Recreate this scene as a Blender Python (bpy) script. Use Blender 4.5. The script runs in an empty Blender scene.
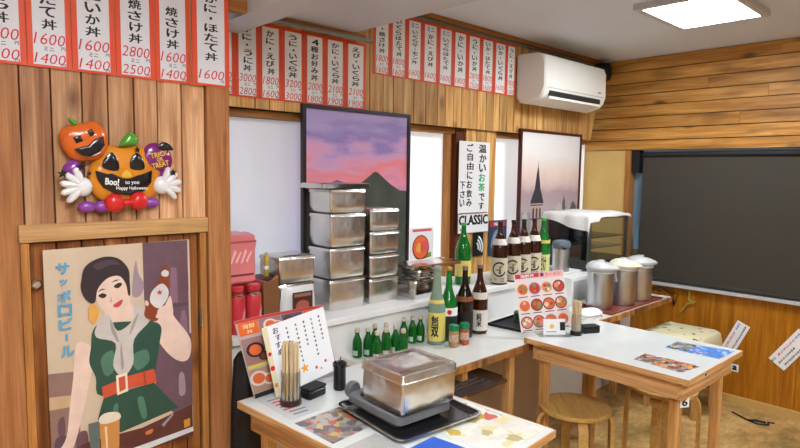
import bpy, bmesh, math, random
from mathutils import Vector, Matrix
random.seed(7)
S = bpy.context.scene
COL = S.collection
PI = math.pi

# ------------------------------------------------------------------ camera, world, exposure
cam = bpy.data.cameras.new('camera'); cam_o = bpy.data.objects.new('camera', cam); COL.objects.link(cam_o)
cam.sensor_width = 36.0; cam.lens = 588.0 / 800.0 * 36.0; cam.clip_start = 0.02
_r = Vector((0.72742413, -0.68605518, 0.01350643)); _u = Vector((0.05004678, 0.07267488, 0.99609923)); _b = Vector((-0.68436062, -0.72391066, 0.08720032))
cam_o.matrix_world = Matrix(((_r.x, _u.x, _b.x, 0), (_r.y, _u.y, _b.y, 0), (_r.z, _u.z, _b.z, 1.53), (0, 0, 0, 1)))
S.camera = cam_o
w = bpy.data.worlds.new('world'); S.world = w; w.use_nodes = True
w.node_tree.nodes['Background'].inputs[0].default_value = (0.9, 0.95, 1.0, 1); w.node_tree.nodes['Background'].inputs[1].default_value = 0.5
S.view_settings.view_transform = 'Standard'; S.view_settings.look = 'None'; S.view_settings.gamma = 1.0
S.view_settings.use_curve_mapping = False
S.view_settings.exposure = 0.3
LAMP = 42.0          # radiance of the ceiling light diffusers
try:
    S.cycles.use_denoising = True; S.cycles.max_bounces = 8; S.cycles.sample_clamp_indirect = 6.0
except Exception: pass

# ------------------------------------------------------------------ materials
def lin(h):
    if isinstance(h, str):
        h = h.lstrip('#'); c = [int(h[i:i+2], 16) / 255 for i in (0, 2, 4)]
        return tuple(x / 12.92 if x <= 0.04045 else ((x + 0.055) / 1.055) ** 2.4 for x in c) + (1,)
    return tuple(h) + (1,)
MC = {}
def mat(name, col, rough=0.5, metal=0.0, trans=0.0, emit=0.0, coat=0.0, bump=0.0, bscale=60.0, mottle=0.0, mscale=8.0, spec=0.5, ior=1.45, alpha=1.0):
    if name in MC: return MC[name]
    m = bpy.data.materials.new(name); m.use_nodes = True; nt = m.node_tree; b = nt.nodes['Principled BSDF']
    c = lin(col)
    b.inputs['Base Color'].default_value = c; b.inputs['Roughness'].default_value = rough; b.inputs['Metallic'].default_value = metal
    b.inputs['Transmission Weight'].default_value = trans; b.inputs['Coat Weight'].default_value = coat; b.inputs['Coat Roughness'].default_value = 0.08
    b.inputs['Specular IOR Level'].default_value = spec; b.inputs['IOR'].default_value = ior; b.inputs['Alpha'].default_value = alpha
    if emit: b.inputs['Emission Color'].default_value = c; b.inputs['Emission Strength'].default_value = emit
    tc = nt.nodes.new('ShaderNodeTexCoord')
    if mottle:
        n = nt.nodes.new('ShaderNodeTexNoise'); n.inputs['Scale'].default_value = mscale; n.inputs['Detail'].default_value = 5
        nt.links.new(tc.outputs['Object'], n.inputs['Vector'])
        r = nt.nodes.new('ShaderNodeValToRGB'); r.color_ramp.elements[0].position = .3; r.color_ramp.elements[1].position = .7
        r.color_ramp.elements[0].color = tuple(x * (1 - mottle) for x in c[:3]) + (1,); r.color_ramp.elements[1].color = tuple(min(1, x * (1 + mottle * .6)) for x in c[:3]) + (1,)
        nt.links.new(n.outputs[0], r.inputs[0]); nt.links.new(r.outputs[0], b.inputs['Base Color'])
    if bump:
        n = nt.nodes.new('ShaderNodeTexNoise'); n.inputs['Scale'].default_value = bscale; nt.links.new(tc.outputs['Object'], n.inputs['Vector'])
        bp = nt.nodes.new('ShaderNodeBump'); bp.inputs['Strength'].default_value = bump; bp.inputs['Distance'].default_value = 0.01
        nt.links.new(n.outputs[0], bp.inputs['Height']); nt.links.new(bp.outputs[0], b.inputs['Normal'])
    MC[name] = m; return m

def wood(name, dark, mid, light, axis='Z', rough=0.5, var=0.35, knots=1.0, stain=0.3, stain_col='#3a1f0c', grain=1.0, sat=1.0):
    """plank wood: grain along `axis` (object space), random tone per board (mesh island)"""
    if name in MC: return MC[name]
    m = bpy.data.materials.new(name); m.use_nodes = True; nt = m.node_tree; N = nt.nodes; L = nt.links
    b = N['Principled BSDF']; b.inputs['Roughness'].default_value = rough; b.inputs['Specular IOR Level'].default_value = 0.3
    tc = N.new('ShaderNodeTexCoord'); geo = N.new('ShaderNodeNewGeometry')
    off = N.new('ShaderNodeMath'); off.operation = 'MULTIPLY'; off.inputs[1].default_value = 37.0; L.new(geo.outputs['Random Per Island'], off.inputs[0])
    cmb = N.new('ShaderNodeCombineXYZ')
    for i in range(3): L.new(off.outputs[0], cmb.inputs[i])
    ad = N.new('ShaderNodeVectorMath'); ad.operation = 'ADD'; L.new(tc.outputs['Object'], ad.inputs[0]); L.new(cmb.outputs[0], ad.inputs[1])
    def mapped(long, cross):
        mp = N.new('ShaderNodeMapping'); sc = {'X': (long, cross, cross), 'Y': (cross, long, cross), 'Z': (cross, cross, long)}[axis]
        mp.inputs['Scale'].default_value = sc; L.new(ad.outputs[0], mp.inputs['Vector']); return mp
    n1 = N.new('ShaderNodeTexNoise'); n1.inputs['Scale'].default_value = 1; n1.inputs['Detail'].default_value = 6; n1.inputs['Distortion'].default_value = 0.6
    L.new(mapped(1.6, 26).outputs[0], n1.inputs['Vector'])
    r = N.new('ShaderNodeValToRGB'); e = r.color_ramp.elements
    e[0].position = 0.5 - 0.22 / grain; e[0].color = lin(dark); e[1].position = 0.5 + 0.24 / grain; e[1].color = lin(light)
    k = r.color_ramp.elements.new(0.5); k.color = lin(mid)
    L.new(n1.outputs[0], r.inputs[0])
    # fine fibres
    n2 = N.new('ShaderNodeTexNoise'); n2.inputs['Scale'].default_value = 1; n2.inputs['Detail'].default_value = 3
    L.new(mapped(6, 190).outputs[0], n2.inputs['Vector'])
    mr = N.new('ShaderNodeMapRange'); mr.inputs[1].default_value = .3; mr.inputs[2].default_value = .7; mr.inputs[3].default_value = .76; mr.inputs[4].default_value = 1.16
    L.new(n2.outputs[0], mr.inputs[0])
    mu = N.new('ShaderNodeMix'); mu.data_type = 'RGBA'; mu.blend_type = 'MULTIPLY'; mu.inputs[0].default_value = 1
    L.new(r.outputs[0], mu.inputs[6]); L.new(mr.outputs[0], mu.inputs[7])
    # board tone
    mr2 = N.new('ShaderNodeMapRange'); mr2.inputs[3].default_value = 1 - var; mr2.inputs[4].default_value = 1 + var * 0.6
    L.new(geo.outputs['Random Per Island'], mr2.inputs[0])
    mu2 = N.new('ShaderNodeMix'); mu2.data_type = 'RGBA'; mu2.blend_type = 'MULTIPLY'; mu2.inputs[0].default_value = 1
    L.new(mu.outputs[2], mu2.inputs[6]); L.new(mr2.outputs[0], mu2.inputs[7])
    last = mu2.outputs[2]
    # weathered brown patches
    if stain:
        n3 = N.new('ShaderNodeTexNoise'); n3.inputs['Scale'].default_value = 1; n3.inputs['Detail'].default_value = 4
        L.new(mapped(3.2, 9).outputs[0], n3.inputs['Vector'])
        m3 = N.new('ShaderNodeMapRange'); m3.inputs[1].default_value = .54; m3.inputs[2].default_value = .76; m3.inputs[4].default_value = stain
        L.new(n3.outputs[0], m3.inputs[0])
        x = N.new('ShaderNodeMix'); x.data_type = 'RGBA'; L.new(m3.outputs[0], x.inputs[0]); L.new(last, x.inputs[6]); x.inputs[7].default_value = lin(stain_col); last = x.outputs[2]
    if knots:
        v = N.new('ShaderNodeTexVoronoi'); v.inputs['Scale'].default_value = 1; L.new(mapped(3.3, 7.5).outputs[0], v.inputs['Vector'])
        m4 = N.new('ShaderNodeMapRange'); m4.inputs[1].default_value = .07; m4.inputs[2].default_value = .20; m4.inputs[3].default_value = .8 * knots; m4.inputs[4].default_value = 0
        L.new(v.outputs['Distance'], m4.inputs[0])
        x = N.new('ShaderNodeMix'); x.data_type = 'RGBA'; L.new(m4.outputs[0], x.inputs[0]); L.new(last, x.inputs[6]); x.inputs[7].default_value = lin(stain_col); last = x.outputs[2]
    L.new(last, b.inputs['Base Color'])
    bp = N.new('ShaderNodeBump'); bp.inputs['Strength'].default_value = .25; bp.inputs['Distance'].default_value = .004
    L.new(n2.outputs[0], bp.inputs['Height']); L.new(bp.outputs[0], b.inputs['Normal'])
    MC[name] = m; return m

def photo_print(name, cols, scale=28.0, coat=0.6, stretch=(1, 1, 1)):
    """small printed food photographs: a patchwork of coloured blobs"""
    if name in MC: return MC[name]
    m = bpy.data.materials.new(name); m.use_nodes = True; nt = m.node_tree; N = nt.nodes; L = nt.links; b = N['Principled BSDF']
    b.inputs['Roughness'].default_value = .35; b.inputs['Coat Weight'].default_value = coat; b.inputs['Coat Roughness'].default_value = .1
    tc = N.new('ShaderNodeTexCoord'); mp = N.new('ShaderNodeMapping'); mp.inputs['Scale'].default_value = stretch; L.new(tc.outputs['Object'], mp.inputs['Vector'])
    nz = N.new('ShaderNodeTexNoise'); nz.inputs['Scale'].default_value = scale * 1.3; L.new(mp.outputs[0], nz.inputs['Vector'])
    ad = N.new('ShaderNodeMixRGB'); ad.blend_type = 'ADD'; ad.inputs[0].default_value = .03; L.new(mp.outputs[0], ad.inputs[1]); L.new(nz.outputs['Color'], ad.inputs[2])
    v = N.new('ShaderNodeTexVoronoi'); v.inputs['Scale'].default_value = scale; L.new(ad.outputs[0], v.inputs['Vector'])
    sp = N.new('ShaderNodeSeparateColor'); L.new(v.outputs['Color'], sp.inputs[0])
    r = N.new('ShaderNodeValToRGB'); r.color_ramp.interpolation = 'CONSTANT'
    els = r.color_ramp.elements
    while len(els) < len(cols): els.new(0.5)
    for i, c in enumerate(cols): els[i].position = i / len(cols); els[i].color = lin(c)
    L.new(sp.outputs[0], r.inputs[0]); L.new(r.outputs[0], b.inputs['Base Color'])
    MC[name] = m; return m

def clear(name, tint=(1, 1, 1), gloss=0.12, rough=0.03):
    if name in MC: return MC[name]
    m = bpy.data.materials.new(name); m.use_nodes = True; nt = m.node_tree; N = nt.nodes; N.clear(); L = nt.links
    o = N.new('ShaderNodeOutputMaterial'); t = N.new('ShaderNodeBsdfTransparent'); t.inputs[0].default_value = tuple(tint) + (1,)
    g = N.new('ShaderNodeBsdfGlossy'); g.inputs['Roughness'].default_value = rough
    lw = N.new('ShaderNodeLayerWeight'); lw.inputs[0].default_value = .35
    mr = N.new('ShaderNodeMapRange'); mr.inputs[3].default_value = gloss * .4; mr.inputs[4].default_value = min(1, gloss * 3.5); L.new(lw.outputs['Fresnel'], mr.inputs[0])
    x = N.new('ShaderNodeMixShader'); L.new(mr.outputs[0], x.inputs[0]); L.new(t.outputs[0], x.inputs[1]); L.new(g.outputs[0], x.inputs[2]); L.new(x.outputs[0], o.inputs[0])
    MC[name] = m; return m

M_near = wood('plank_near', '#99623e', '#cc976c', '#e2b68e', 'Z', var=.24, stain=.42, knots=.9, stain_col='#5a3216')
M_post = wood('post_near', '#905630', '#b07547', '#c28958', 'Z', var=.05, stain=.15, stain_col='#6a3d1e', grain=.8)
M_lintel = wood('lintel_wood', '#a67a4c', '#bd915f', '#cda473', 'X', var=.08, stain=.05, knots=.3)
M_hatch = wood('hatch_wood', '#5f3314', '#97592a', '#bd8248', 'Z', var=.2, stain=.35, knots=.9, stain_col='#2c1508')
M_back = wood('plank_back', '#ac773c', '#d6a360', '#eac386', 'Z', var=.28, stain=.5, knots=.9, stain_col='#74471f')
M_right = wood('plank_right', '#86551e', '#b67e3a', '#d09c54', 'Y', var=.18, stain=.6, knots=1, stain_col='#4f2c0e')
M_panel = wood('panelling_right', '#955a0e', '#ab6a16', '#bb7b24', 'Z', var=.06, stain=.2, knots=.0, rough=.35, stain_col='#7a460a', grain=1.1)
M_trim = wood('trim_wood', '#87552a', '#a66d36', '#bb834a', 'X', var=.1, stain=.1, knots=.2)
M_trimdark = wood('trim_dark', '#4d2411', '#6b351b', '#834626', 'Z', var=.1, stain=.1, knots=0)
M_jamb = wood('jamb_wood', '#98602e', '#b67b40', '#c98f52', 'Z', var=.08, stain=.1, knots=0)
M_tablewood = wood('table_wood', '#b8844f', '#d6a571', '#e5bd90', 'X', var=.08, stain=.08, knots=.5, stain_col='#6e4019')
M_tablewoodY = wood('table_wood_side', '#b8844f', '#d6a571', '#e5bd90', 'Y', var=.08, stain=.08, knots=.5, stain_col='#6e4019')
M_leg = wood('leg_wood', '#b27a42', '#d09c60', '#e0b27a', 'Z', var=.08, stain=.08, knots=.4, stain_col='#6e4019')
M_stool = wood('stool_wood', '#b88a48', '#d1a660', '#deb976', 'X', var=.05, stain=.05, knots=0, grain=.7, rough=.35)
M_bamboo = wood('counter_edge_wood', '#6e3a18', '#a9713b', '#c99a62', 'Z', var=.5, stain=.5, knots=0, stain_col='#4a210d')
M_white = mat('white_paint', '#e4e3e2', .5, mottle=.03)
M_ceil = mat('ceiling_paint', '#d8dde6', .8, mottle=.03, mscale=2)
M_soffit = mat('soffit_paint', '#cbccd3', .75, mottle=.04, mscale=2)
M_counter = mat('counter_laminate', '#dcdcd9', .18, mottle=.03, coat=.3)
M_tabletop = mat('table_laminate', '#dadddc', .14, mottle=.05, mscale=4, coat=.5)
M_paper = mat('paper_white', '#ecebee', .6)
M_paper_lav = mat('paper_lavender', '#dedde6', .6)
M_red = mat('border_red', '#e0502e', .55)
M_redink = mat('red_ink', '#d01f28', .6)
M_ink = mat('black_ink', '#16151a', .6)
M_blueink = mat('blue_ink', '#2742b8', .6)
M_greenink = mat('green_ink', '#20a565', .6)
M_black = mat('black_plastic', '#121214', .35)
M_blackm = mat('black_matte', '#17161a', .7)
M_grey = mat('grey_enamel', '#737478', .4)
M_steel = mat('steel', '#d6d4d0', .16, metal=1, bump=.2, bscale=14)
M_steel2 = mat('steel_worn', '#dcd8d2', .26, metal=1, bump=.55, bscale=10, mottle=.10, mscale=9)
M_brushed = mat('steel_brushed', '#c6c6c9', .3, metal=1)
M_chrome = mat('chrome', '#dddddd', .1, metal=1)
M_plasticw = mat('white_plastic', '#e9e9e6', .3)
M_plasticg = mat('grey_white_plastic', '#bcbdbd', .35)
M_cream = mat('cream_plastic', '#ddd6c2', .35)
M_acw = mat('aircon_white', '#ecebe6', .4)
M_gglass = mat('green_glass', '#0b6b22', .06, trans=.35, coat=.5, ior=1.3)
M_gglass2 = mat('bright_green_glass', '#168a30', .06, trans=.5, coat=.5, ior=1.3)
M_bglass = mat('brown_glass', '#3d1706', .06, trans=.3, coat=.5, ior=1.3)
M_dglass = mat('dark_brown_glass', '#1f0d08', .06, trans=.2, coat=.5, ior=1.3)
M_pale = mat('pale_green_glass', '#9db5a2', .08, trans=.45, coat=.4, ior=1.3)
M_clear = clear('clear_plastic', (.96, .97, .98), .14)
M_clearg = clear('clear_glass', (.9, .93, .93), .12)
M_frame = mat('dark_frame', '#2c2126', .35)
M_frame2 = mat('maroon_frame', '#4a1a1c', .3)
M_cloth = mat('white_cloth', '#e0dfdd', .85, bump=.15, bscale=120)
M_card = mat('cardboard', '#b98a60', .8, mottle=.08)
M_cardd = mat('cardboard_dark', '#6b4a30', .8, mottle=.1)

# ------------------------------------------------------------------ mesh building
class MB:
    def __init__(s): s.v = []; s.f = []; s.m = []
    def add(s, v, f, m=0, T=None):
        o = len(s.v); s.v += [tuple(T @ Vector(p)) if T else tuple(p) for p in v]
        s.f += [tuple(i + o for i in q) for q in f]; s.m += [m] * len(f); return s
    def box(s, x0, x1, y0, y1, z0, z1, m=0, T=None, bev=0.0):
        if bev:
            r = rrect(x0, x1, y0, y1, bev, 3)
            b = bev * .6
            ri = rrect(x0 + b, x1 - b, y0 + b, y1 - b, max(bev - b, bev * .3), 3)
            return s.loft([[(p[0], p[1], z0) for p in ri], [(p[0], p[1], z0 + b) for p in r], [(p[0], p[1], z1 - b) for p in r], [(p[0], p[1], z1) for p in ri]], m, T)
        v = [(x, y, z) for z in (z0, z1) for y in (y0, y1) for x in (x0, x1)]
        return s.add(v, [(0, 2, 3, 1), (4, 5, 7, 6), (0, 1, 5, 4), (2, 6, 7, 3), (0, 4, 6, 2), (1, 3, 7, 5)], m, T)
    def loft(s, rings, m=0, T=None, cap=True, closed=False):
        n = len(rings[0]); v = [p for r in rings for p in r]; f = []
        R = len(rings)
        for k in range(R - 1 if not closed else R):
            a = k * n; b = ((k + 1) % R) * n
            for i in range(n): f.append((a + i, a + (i + 1) % n, b + (i + 1) % n, b + i))
        if cap and not closed: f.append(tuple(range(n - 1, -1, -1))); f.append(tuple(range((R - 1) * n, R * n)))
        return s.add(v, f, m, T)
    def lathe(s, prof, m=0, T=None, n=24, a0=0, a1=2 * PI):
        full = abs(a1 - a0 - 2 * PI) < 1e-6
        if full:
            rings = [[(r * math.cos(2 * PI * i / n), r * math.sin(2 * PI * i / n), z) for i in range(n)] for r, z in prof]
            return s.loft(rings, m, T)
        v = []; f = []; k = len(prof)
        for i in range(n + 1):
            a = a0 + (a1 - a0) * i / n
            v += [(r * math.cos(a), r * math.sin(a), z) for r, z in prof]
        for i in range(n):
            for j in range(k - 1): f.append((i * k + j, (i + 1) * k + j, (i + 1) * k + j + 1, i * k + j + 1))
        return s.add(v, f, m, T)
    def tube(s, pts, r, m=0, T=None, n=8, cap=True, flat=1.0):
        pts = [Vector(p) for p in pts]; rings = []; up = None
        for i, p in enumerate(pts):
            d = (pts[min(i + 1, len(pts) - 1)] - pts[max(i - 1, 0)]).normalized()
            if up is None:
                up = Vector((0, 0, 1)) if abs(d.z) < .9 else Vector((0, 1, 0))
            x = d.cross(up).normalized(); y = x.cross(d).normalized(); up = y
            rr = r[i] if isinstance(r, (list, tuple)) else r
            rings.append([tuple(p + x * rr * math.cos(2 * PI * k / n) + y * rr * flat * math.sin(2 * PI * k / n)) for k in range(n)])
        return s.loft(rings, m, T, cap)
    def poly(s, pts, y, m=0, T=None):          # flat polygon in the XZ plane, facing -Y
        area = sum(pts[i][0] * pts[(i + 1) % len(pts)][1] - pts[(i + 1) % len(pts)][0] * pts[i][1] for i in range(len(pts)))
        if area < 0: pts = pts[::-1]
        return s.add([(p[0], y, p[1]) for p in pts], [tuple(range(len(pts)))], m, T)
    def prism(s, pts, y0, y1, m=0, T=None):    # XZ outline extruded along Y
        area = sum(pts[i][0] * pts[(i + 1) % len(pts)][1] - pts[(i + 1) % len(pts)][0] * pts[i][1] for i in range(len(pts)))
        if area < 0: pts = pts[::-1]
        return s.loft([[(p[0], y1, p[1]) for p in pts], [(p[0], y0, p[1]) for p in pts]], m, T)
    def puff(s, pts, y, h, m=0, T=None, steps=(1, .95, .85, .68, .45, .2)):   # inflated pillow standing off the XZ plane towards -Y
        cx = sum(p[0] for p in pts) / len(pts); cz = sum(p[1] for p in pts) / len(pts)
        area = sum(pts[i][0] * pts[(i + 1) % len(pts)][1] - pts[(i + 1) % len(pts)][0] * pts[i][1] for i in range(len(pts)))
        if area < 0: pts = pts[::-1]
        rings = [[(p[0], y, p[1]) for p in pts]]
        for k in steps: rings.append([(cx + (p[0] - cx) * k, y - h * math.sqrt(max(0, 1 - k * k)) - (0.002 if k == 1 else 0), cz + (p[1] - cz) * k) for p in pts])
        return s.loft(rings, m, T)
    def build(s, name, mats, parent=None, loc=(0, 0, 0), rot=(0, 0, 0), ang=35):
        me = bpy.data.meshes.new(name); me.from_pydata(s.v, [], s.f)
        if not isinstance(mats, (list, tuple)): mats = [mats]
        for m in mats: me.materials.append(m)
        me.polygons.foreach_set('material_index', s.m); me.update()
        bm = bmesh.new(); bm.from_mesh(me); bm.normal_update(); bm.to_mesh(me); bm.free()
        if ang:
            me.polygons.foreach_set('use_smooth', [True] * len(me.polygons))
            try: me.set_sharp_from_angle(angle=math.radians(ang))
            except Exception: pass
        o = bpy.data.objects.new(name, me); COL.objects.link(o); o.location = loc; o.rotation_euler = rot
        if parent: o.parent = parent
        return o

def rrect(x0, x1, y0, y1, r, n=4):
    P = []
    for cx, cy, a in ((x1 - r, y1 - r, 0), (x0 + r, y1 - r, PI / 2), (x0 + r, y0 + r, PI), (x1 - r, y0 + r, 1.5 * PI)):
        for i in range(n + 1): t = a + PI / 2 * i / n; P.append((cx + r * math.cos(t), cy + r * math.sin(t)))
    return P
def circ(cx, cz, r, n=20, sx=1.0): return [(cx + r * sx * math.cos(2 * PI * i / n), cz + r * math.sin(2 * PI * i / n)) for i in range(n)]
def smooth(pts, n=5):                          # closed Catmull-Rom
    out = []; k = len(pts)
    for i in range(k):
        p0, p1, p2, p3 = pts[i - 1], pts[i], pts[(i + 1) % k], pts[(i + 2) % k]
        for j in range(n):
            t = j / n
            out.append(tuple(.5 * (2 * p1[c] + (p2[c] - p0[c]) * t + (2 * p0[c] - 5 * p1[c] + 4 * p2[c] - p3[c]) * t * t + (-p0[c] + 3 * p1[c] - 3 * p2[c] + p3[c]) * t ** 3) for c in (0, 1)))
    return out
def tf(loc=(0, 0, 0), rx=0, ry=0, rz=0): return Matrix.Translation(loc) @ Matrix.Rotation(rz, 4, 'Z') @ Matrix.Rotation(ry, 4, 'Y') @ Matrix.Rotation(rx, 4, 'X')

def tag(o, label=None, cat=None, group=None, kind=None):
    if label: o['label'] = label
    if cat: o['category'] = cat
    if group: o['group'] = group
    if kind: o['kind'] = kind
    return o
def thing(name, label, cat, loc=(0, 0, 0), rz=0, group=None):
    o = bpy.data.objects.new(name, None); COL.objects.link(o); o.location = loc; o.rotation_euler = (0, 0, rz); o.empty_display_size = .05
    return tag(o, label, cat, group)
def struct(o, label=None): o['kind'] = 'structure'; return o
def kids(o): return [c for c in bpy.data.objects if c.parent == o]
def dup(o, loc, rz=None, label=None, parent=None):
    c = o.copy(); COL.objects.link(c)
    if parent is None:
        c.location = loc
        if rz is not None: c.rotation_euler = (0, 0, rz)
        if label: c['label'] = label
    else: c.parent = parent
    for k in kids(o): dup(k, None, None, None, c)
    return c

# text -> flat mesh lying in the XZ plane, facing -Y, fitted into a w x h box centred on (cx, cz)
def text_geo(body, bold=0.0, line=1.0, shear=0.0):
    cu = bpy.data.curves.new('t', 'FONT'); cu.body = body; cu.align_x = 'CENTER'; cu.offset = bold; cu.resolution_u = 2; cu.space_line = line; cu.shear = shear
    o = bpy.data.objects.new('t', cu); COL.objects.link(o); bpy.context.view_layer.update()
    me = bpy.data.meshes.new_from_object(o.evaluated_get(bpy.context.evaluated_depsgraph_get()))
    v = [tuple(p.co) for p in me.vertices]; f = [tuple(p.vertices) for p in me.polygons]
    bpy.data.objects.remove(o); bpy.data.curves.remove(cu); bpy.data.meshes.remove(me)
    return v, f
def text(mb, body, cx, cz, w, h, y, m=0, bold=.012, line=1.0, shear=0.0, rot=0.0, wrap=None, keep=False):
    v, f = text_geo(body, min(bold, 0), line, shear)
    if not v: return
    x0 = min(p[0] for p in v); x1 = max(p[0] for p in v); y0 = min(p[1] for p in v); y1 = max(p[1] for p in v)
    sx = w / max(1e-6, x1 - x0); sz = h / max(1e-6, y1 - y0)
    if keep: sx = sz = min(sx, sz)
    for k, (ox, oz) in enumerate([(0, 0)] if bold <= 0 else [(-1, -.6), (1, .6), (1, -.6), (-1, .6)]):
        out = []; e = max(bold, 0) * 1.5 * abs(sx); ez = max(bold, 0) * 1.5 * abs(sz); yy = y - .00002 * k; wr = wrap + .00002 * k if wrap else None
        for p in v:
            a = (p[0] - (x0 + x1) / 2) * sx + ox * e; b = (p[1] - (y0 + y1) / 2) * sz + oz * ez
            a, b = a * math.cos(rot) - b * math.sin(rot), a * math.sin(rot) + b * math.cos(rot)
            if wrap: t = (cx + a) / wr; out.append((wr * math.sin(t), -wr * math.cos(t), cz + b))
            else: out.append((cx + a, yy, cz + b))
        mb.add(out, f, m)
def wrap_poly(mb, pts, r, m=0):               # small flat shape bent round a bottle
    area = sum(pts[i][0] * pts[(i + 1) % len(pts)][1] - pts[(i + 1) % len(pts)][0] * pts[i][1] for i in range(len(pts)))
    if area < 0: pts = pts[::-1]
    cx = sum(p[0] for p in pts) / len(pts); cz = sum(p[1] for p in pts) / len(pts); v = []; n = len(pts); F = []
    for k in (1, .5):
        for p in pts: t = (cx + (p[0] - cx) * k) / r; v.append((r * math.sin(t), -r * math.cos(t), cz + (p[1] - cz) * k))
    v.append((r * math.sin(cx / r), -r * math.cos(cx / r), cz))
    for i in range(n): F += [(i, (i + 1) % n, n + (i + 1) % n, n + i), (n + i, n + (i + 1) % n, 2 * n)]
    mb.add(v, F, m)

# ================================================================== SETTING
# floor
def floor_mat():
    m = bpy.data.materials.new('floor_board'); m.use_nodes = True; nt = m.node_tree; N = nt.nodes; L = nt.links; b = N['Principled BSDF']; b.inputs['Roughness'].default_value = .42
    tc = N.new('ShaderNodeTexCoord')
    n = N.new('ShaderNodeTexNoise'); n.inputs['Scale'].default_value = 3.0; n.inputs['Detail'].default_value = 7; n.inputs['Roughness'].default_value = .65; L.new(tc.outputs['Object'], n.inputs['Vector'])
    r = N.new('ShaderNodeValToRGB'); e = r.color_ramp.elements; e[0].position = .34; e[0].color = lin('#7a673c'); e[1].position = .68; e[1].color = lin('#dfba7c')
    k = e.new(.5); k.color = lin('#bb945a'); L.new(n.outputs[0], r.inputs[0])
    v = N.new('ShaderNodeTexVoronoi'); v.inputs['Scale'].default_value = 26; mp = N.new('ShaderNodeMapping'); mp.inputs['Scale'].default_value = (1, 2.6, 1); mp.inputs['Rotation'].default_value = (0, 0, .6)
    L.new(tc.outputs['Object'], mp.inputs['Vector']); L.new(mp.outputs[0], v.inputs['Vector'])
    sp = N.new('ShaderNodeSeparateColor'); L.new(v.outputs['Color'], sp.inputs[0]); mr = N.new('ShaderNodeMapRange'); mr.inputs[3].default_value = .8; mr.inputs[4].default_value = 1.12; L.new(sp.outputs[0], mr.inputs[0])
    mu = N.new('ShaderNodeMix'); mu.data_type = 'RGBA'; mu.blend_type = 'MULTIPLY'; mu.inputs[0].default_value = 1; L.new(r.outputs[0], mu.inputs[6]); L.new(mr.outputs[0], mu.inputs[7]); L.new(mu.outputs[2], b.inputs['Base Color'])
    return m
struct(MB().box(-2.6, 4.46, -2.8, 2.6, -.06, 0).build('floor', floor_mat(), ang=0))
struct(MB().box(-2.6, 4.46, -2.8, 2.6, 2.4, 2.46).build('ceiling', M_ceil, ang=0))
# lowered ceiling over the left part, and the cross beam beside it
struct(MB().box(1.23, 1.83, -2.8, 2.3, 2.2, 2.4).build('ceiling_soffit', M_soffit, ang=0))
struct(MB().box(1.10, 1.228, -2.8, 2.3, 2.1, 2.4).build('trim_1', M_soffit, ang=0))
struct(MB().box(1.028, 1.098, 1.985, 2.02, 2.1, 2.4).build('trim_2', M_trim, ang=0))

def boards_x(mb, xs, z0, z1, y, t=.018, m=0, gap=.005):
    for a, b in zip(xs[:-1], xs[1:]):
        d = random.uniform(-.0015, .0015)
        mb.loft([[(a + gap / 2, y + d, z0), (b - gap / 2, y + d, z0), (b - gap / 2, y + t, z0), (a + gap / 2, y + t, z0)], [(a + gap / 2, y + d, z1), (b - gap / 2, y + d, z1), (b - gap / 2, y + t, z1), (a + gap / 2, y + t, z1)]], m)
# near plank wall on the left
mb = MB()
xs = [-2.6]
while xs[-1] < -.1: xs.append(xs[-1] + random.uniform(.07, .1))
xs[-1] = -.05
boards_x(mb, xs, 0, 2.4, 2.0)
boards_x(mb, [-.05, .03, .115, .2], 0, 2.4, 2.0); boards_x(mb, [.2, .379], 0, 2.4, 2.0, m=2)
boards_x(mb, [.379, .459, .543, .617, .696, .771, .853, .936], 1.34, 2.4, 2.0)
mb.box(-2.6, 1.02, 2.02, 2.12, 0, 2.4, 1)
struct(mb.build('wall_left', [M_near, M_blackm, M_post], ang=0))
mb = MB(); mb.box(.938, 1.024, 1.985, 2.06, 0, 2.4, bev=.004); struct(mb.build('trim_3', M_post))
# hatch door in the near wall
door = bpy.data.objects.new('door_1', None); COL.objects.link(door); door.location = (.38, 2.0, .02); struct(door)
mb = MB()
mb.box(-.02, .556, -.016, .012, 1.29, 1.343, bev=.003)
mb.build('lintel', M_lintel, door)
mb = MB(); mb.box(-.017, .006, -.012, .012, 0, 1.288, bev=.002); mb.build('door_jamb', M_jamb, door)
mb = MB(); mb.box(.527, .55, -.012, .012, 0, 1.288, bev=.002); mb.build('door_jamb', M_jamb, door)
mb = MB(); boards_x(mb, [.008, .08, .15, .215, .285, .35, .42, .475, .525], 0, 1.285, .006, .014); mb.build('door_panel', M_hatch, door, ang=0)
mb = MB(); mb.lathe([(.0, 0), (.007, 0), (.007, .006), (.014, .009), (.0145, .014), (.010, .019), (0, .02)], 0, tf((.021, .006, 1.163), rx=PI / 2), 14); mb.build('door_knob', M_chrome, door)
for z in (.95, .3):
    mb = MB(); mb.box(.520, .532, -.0155, -.0125, z, z + .06); mb.tube([(.527, -.017, z), (.527, -.017, z + .06)], .003); mb.build('hinge', M_chrome, door)

# upper plank wall at the back, over the window recess
mb = MB(); xs = [1.03]
while xs[-1] < 4.1: xs.append(xs[-1] + random.uniform(.062, .098))
xs[-1] = 4.09
boards_x(mb, xs, 1.8, 2.4, 2.32)
mb.prism([(4.094, 1.8), (4.20, 1.8), (4.335, 2.3), (4.335, 2.4), (4.094, 2.4)], 2.32, 2.338)
mb.box(1.03, 4.19, 2.3385, 2.46, 1.802, 2.4, 1)
struct(mb.build('wall_back', [M_back, M_blackm], ang=0))
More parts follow.
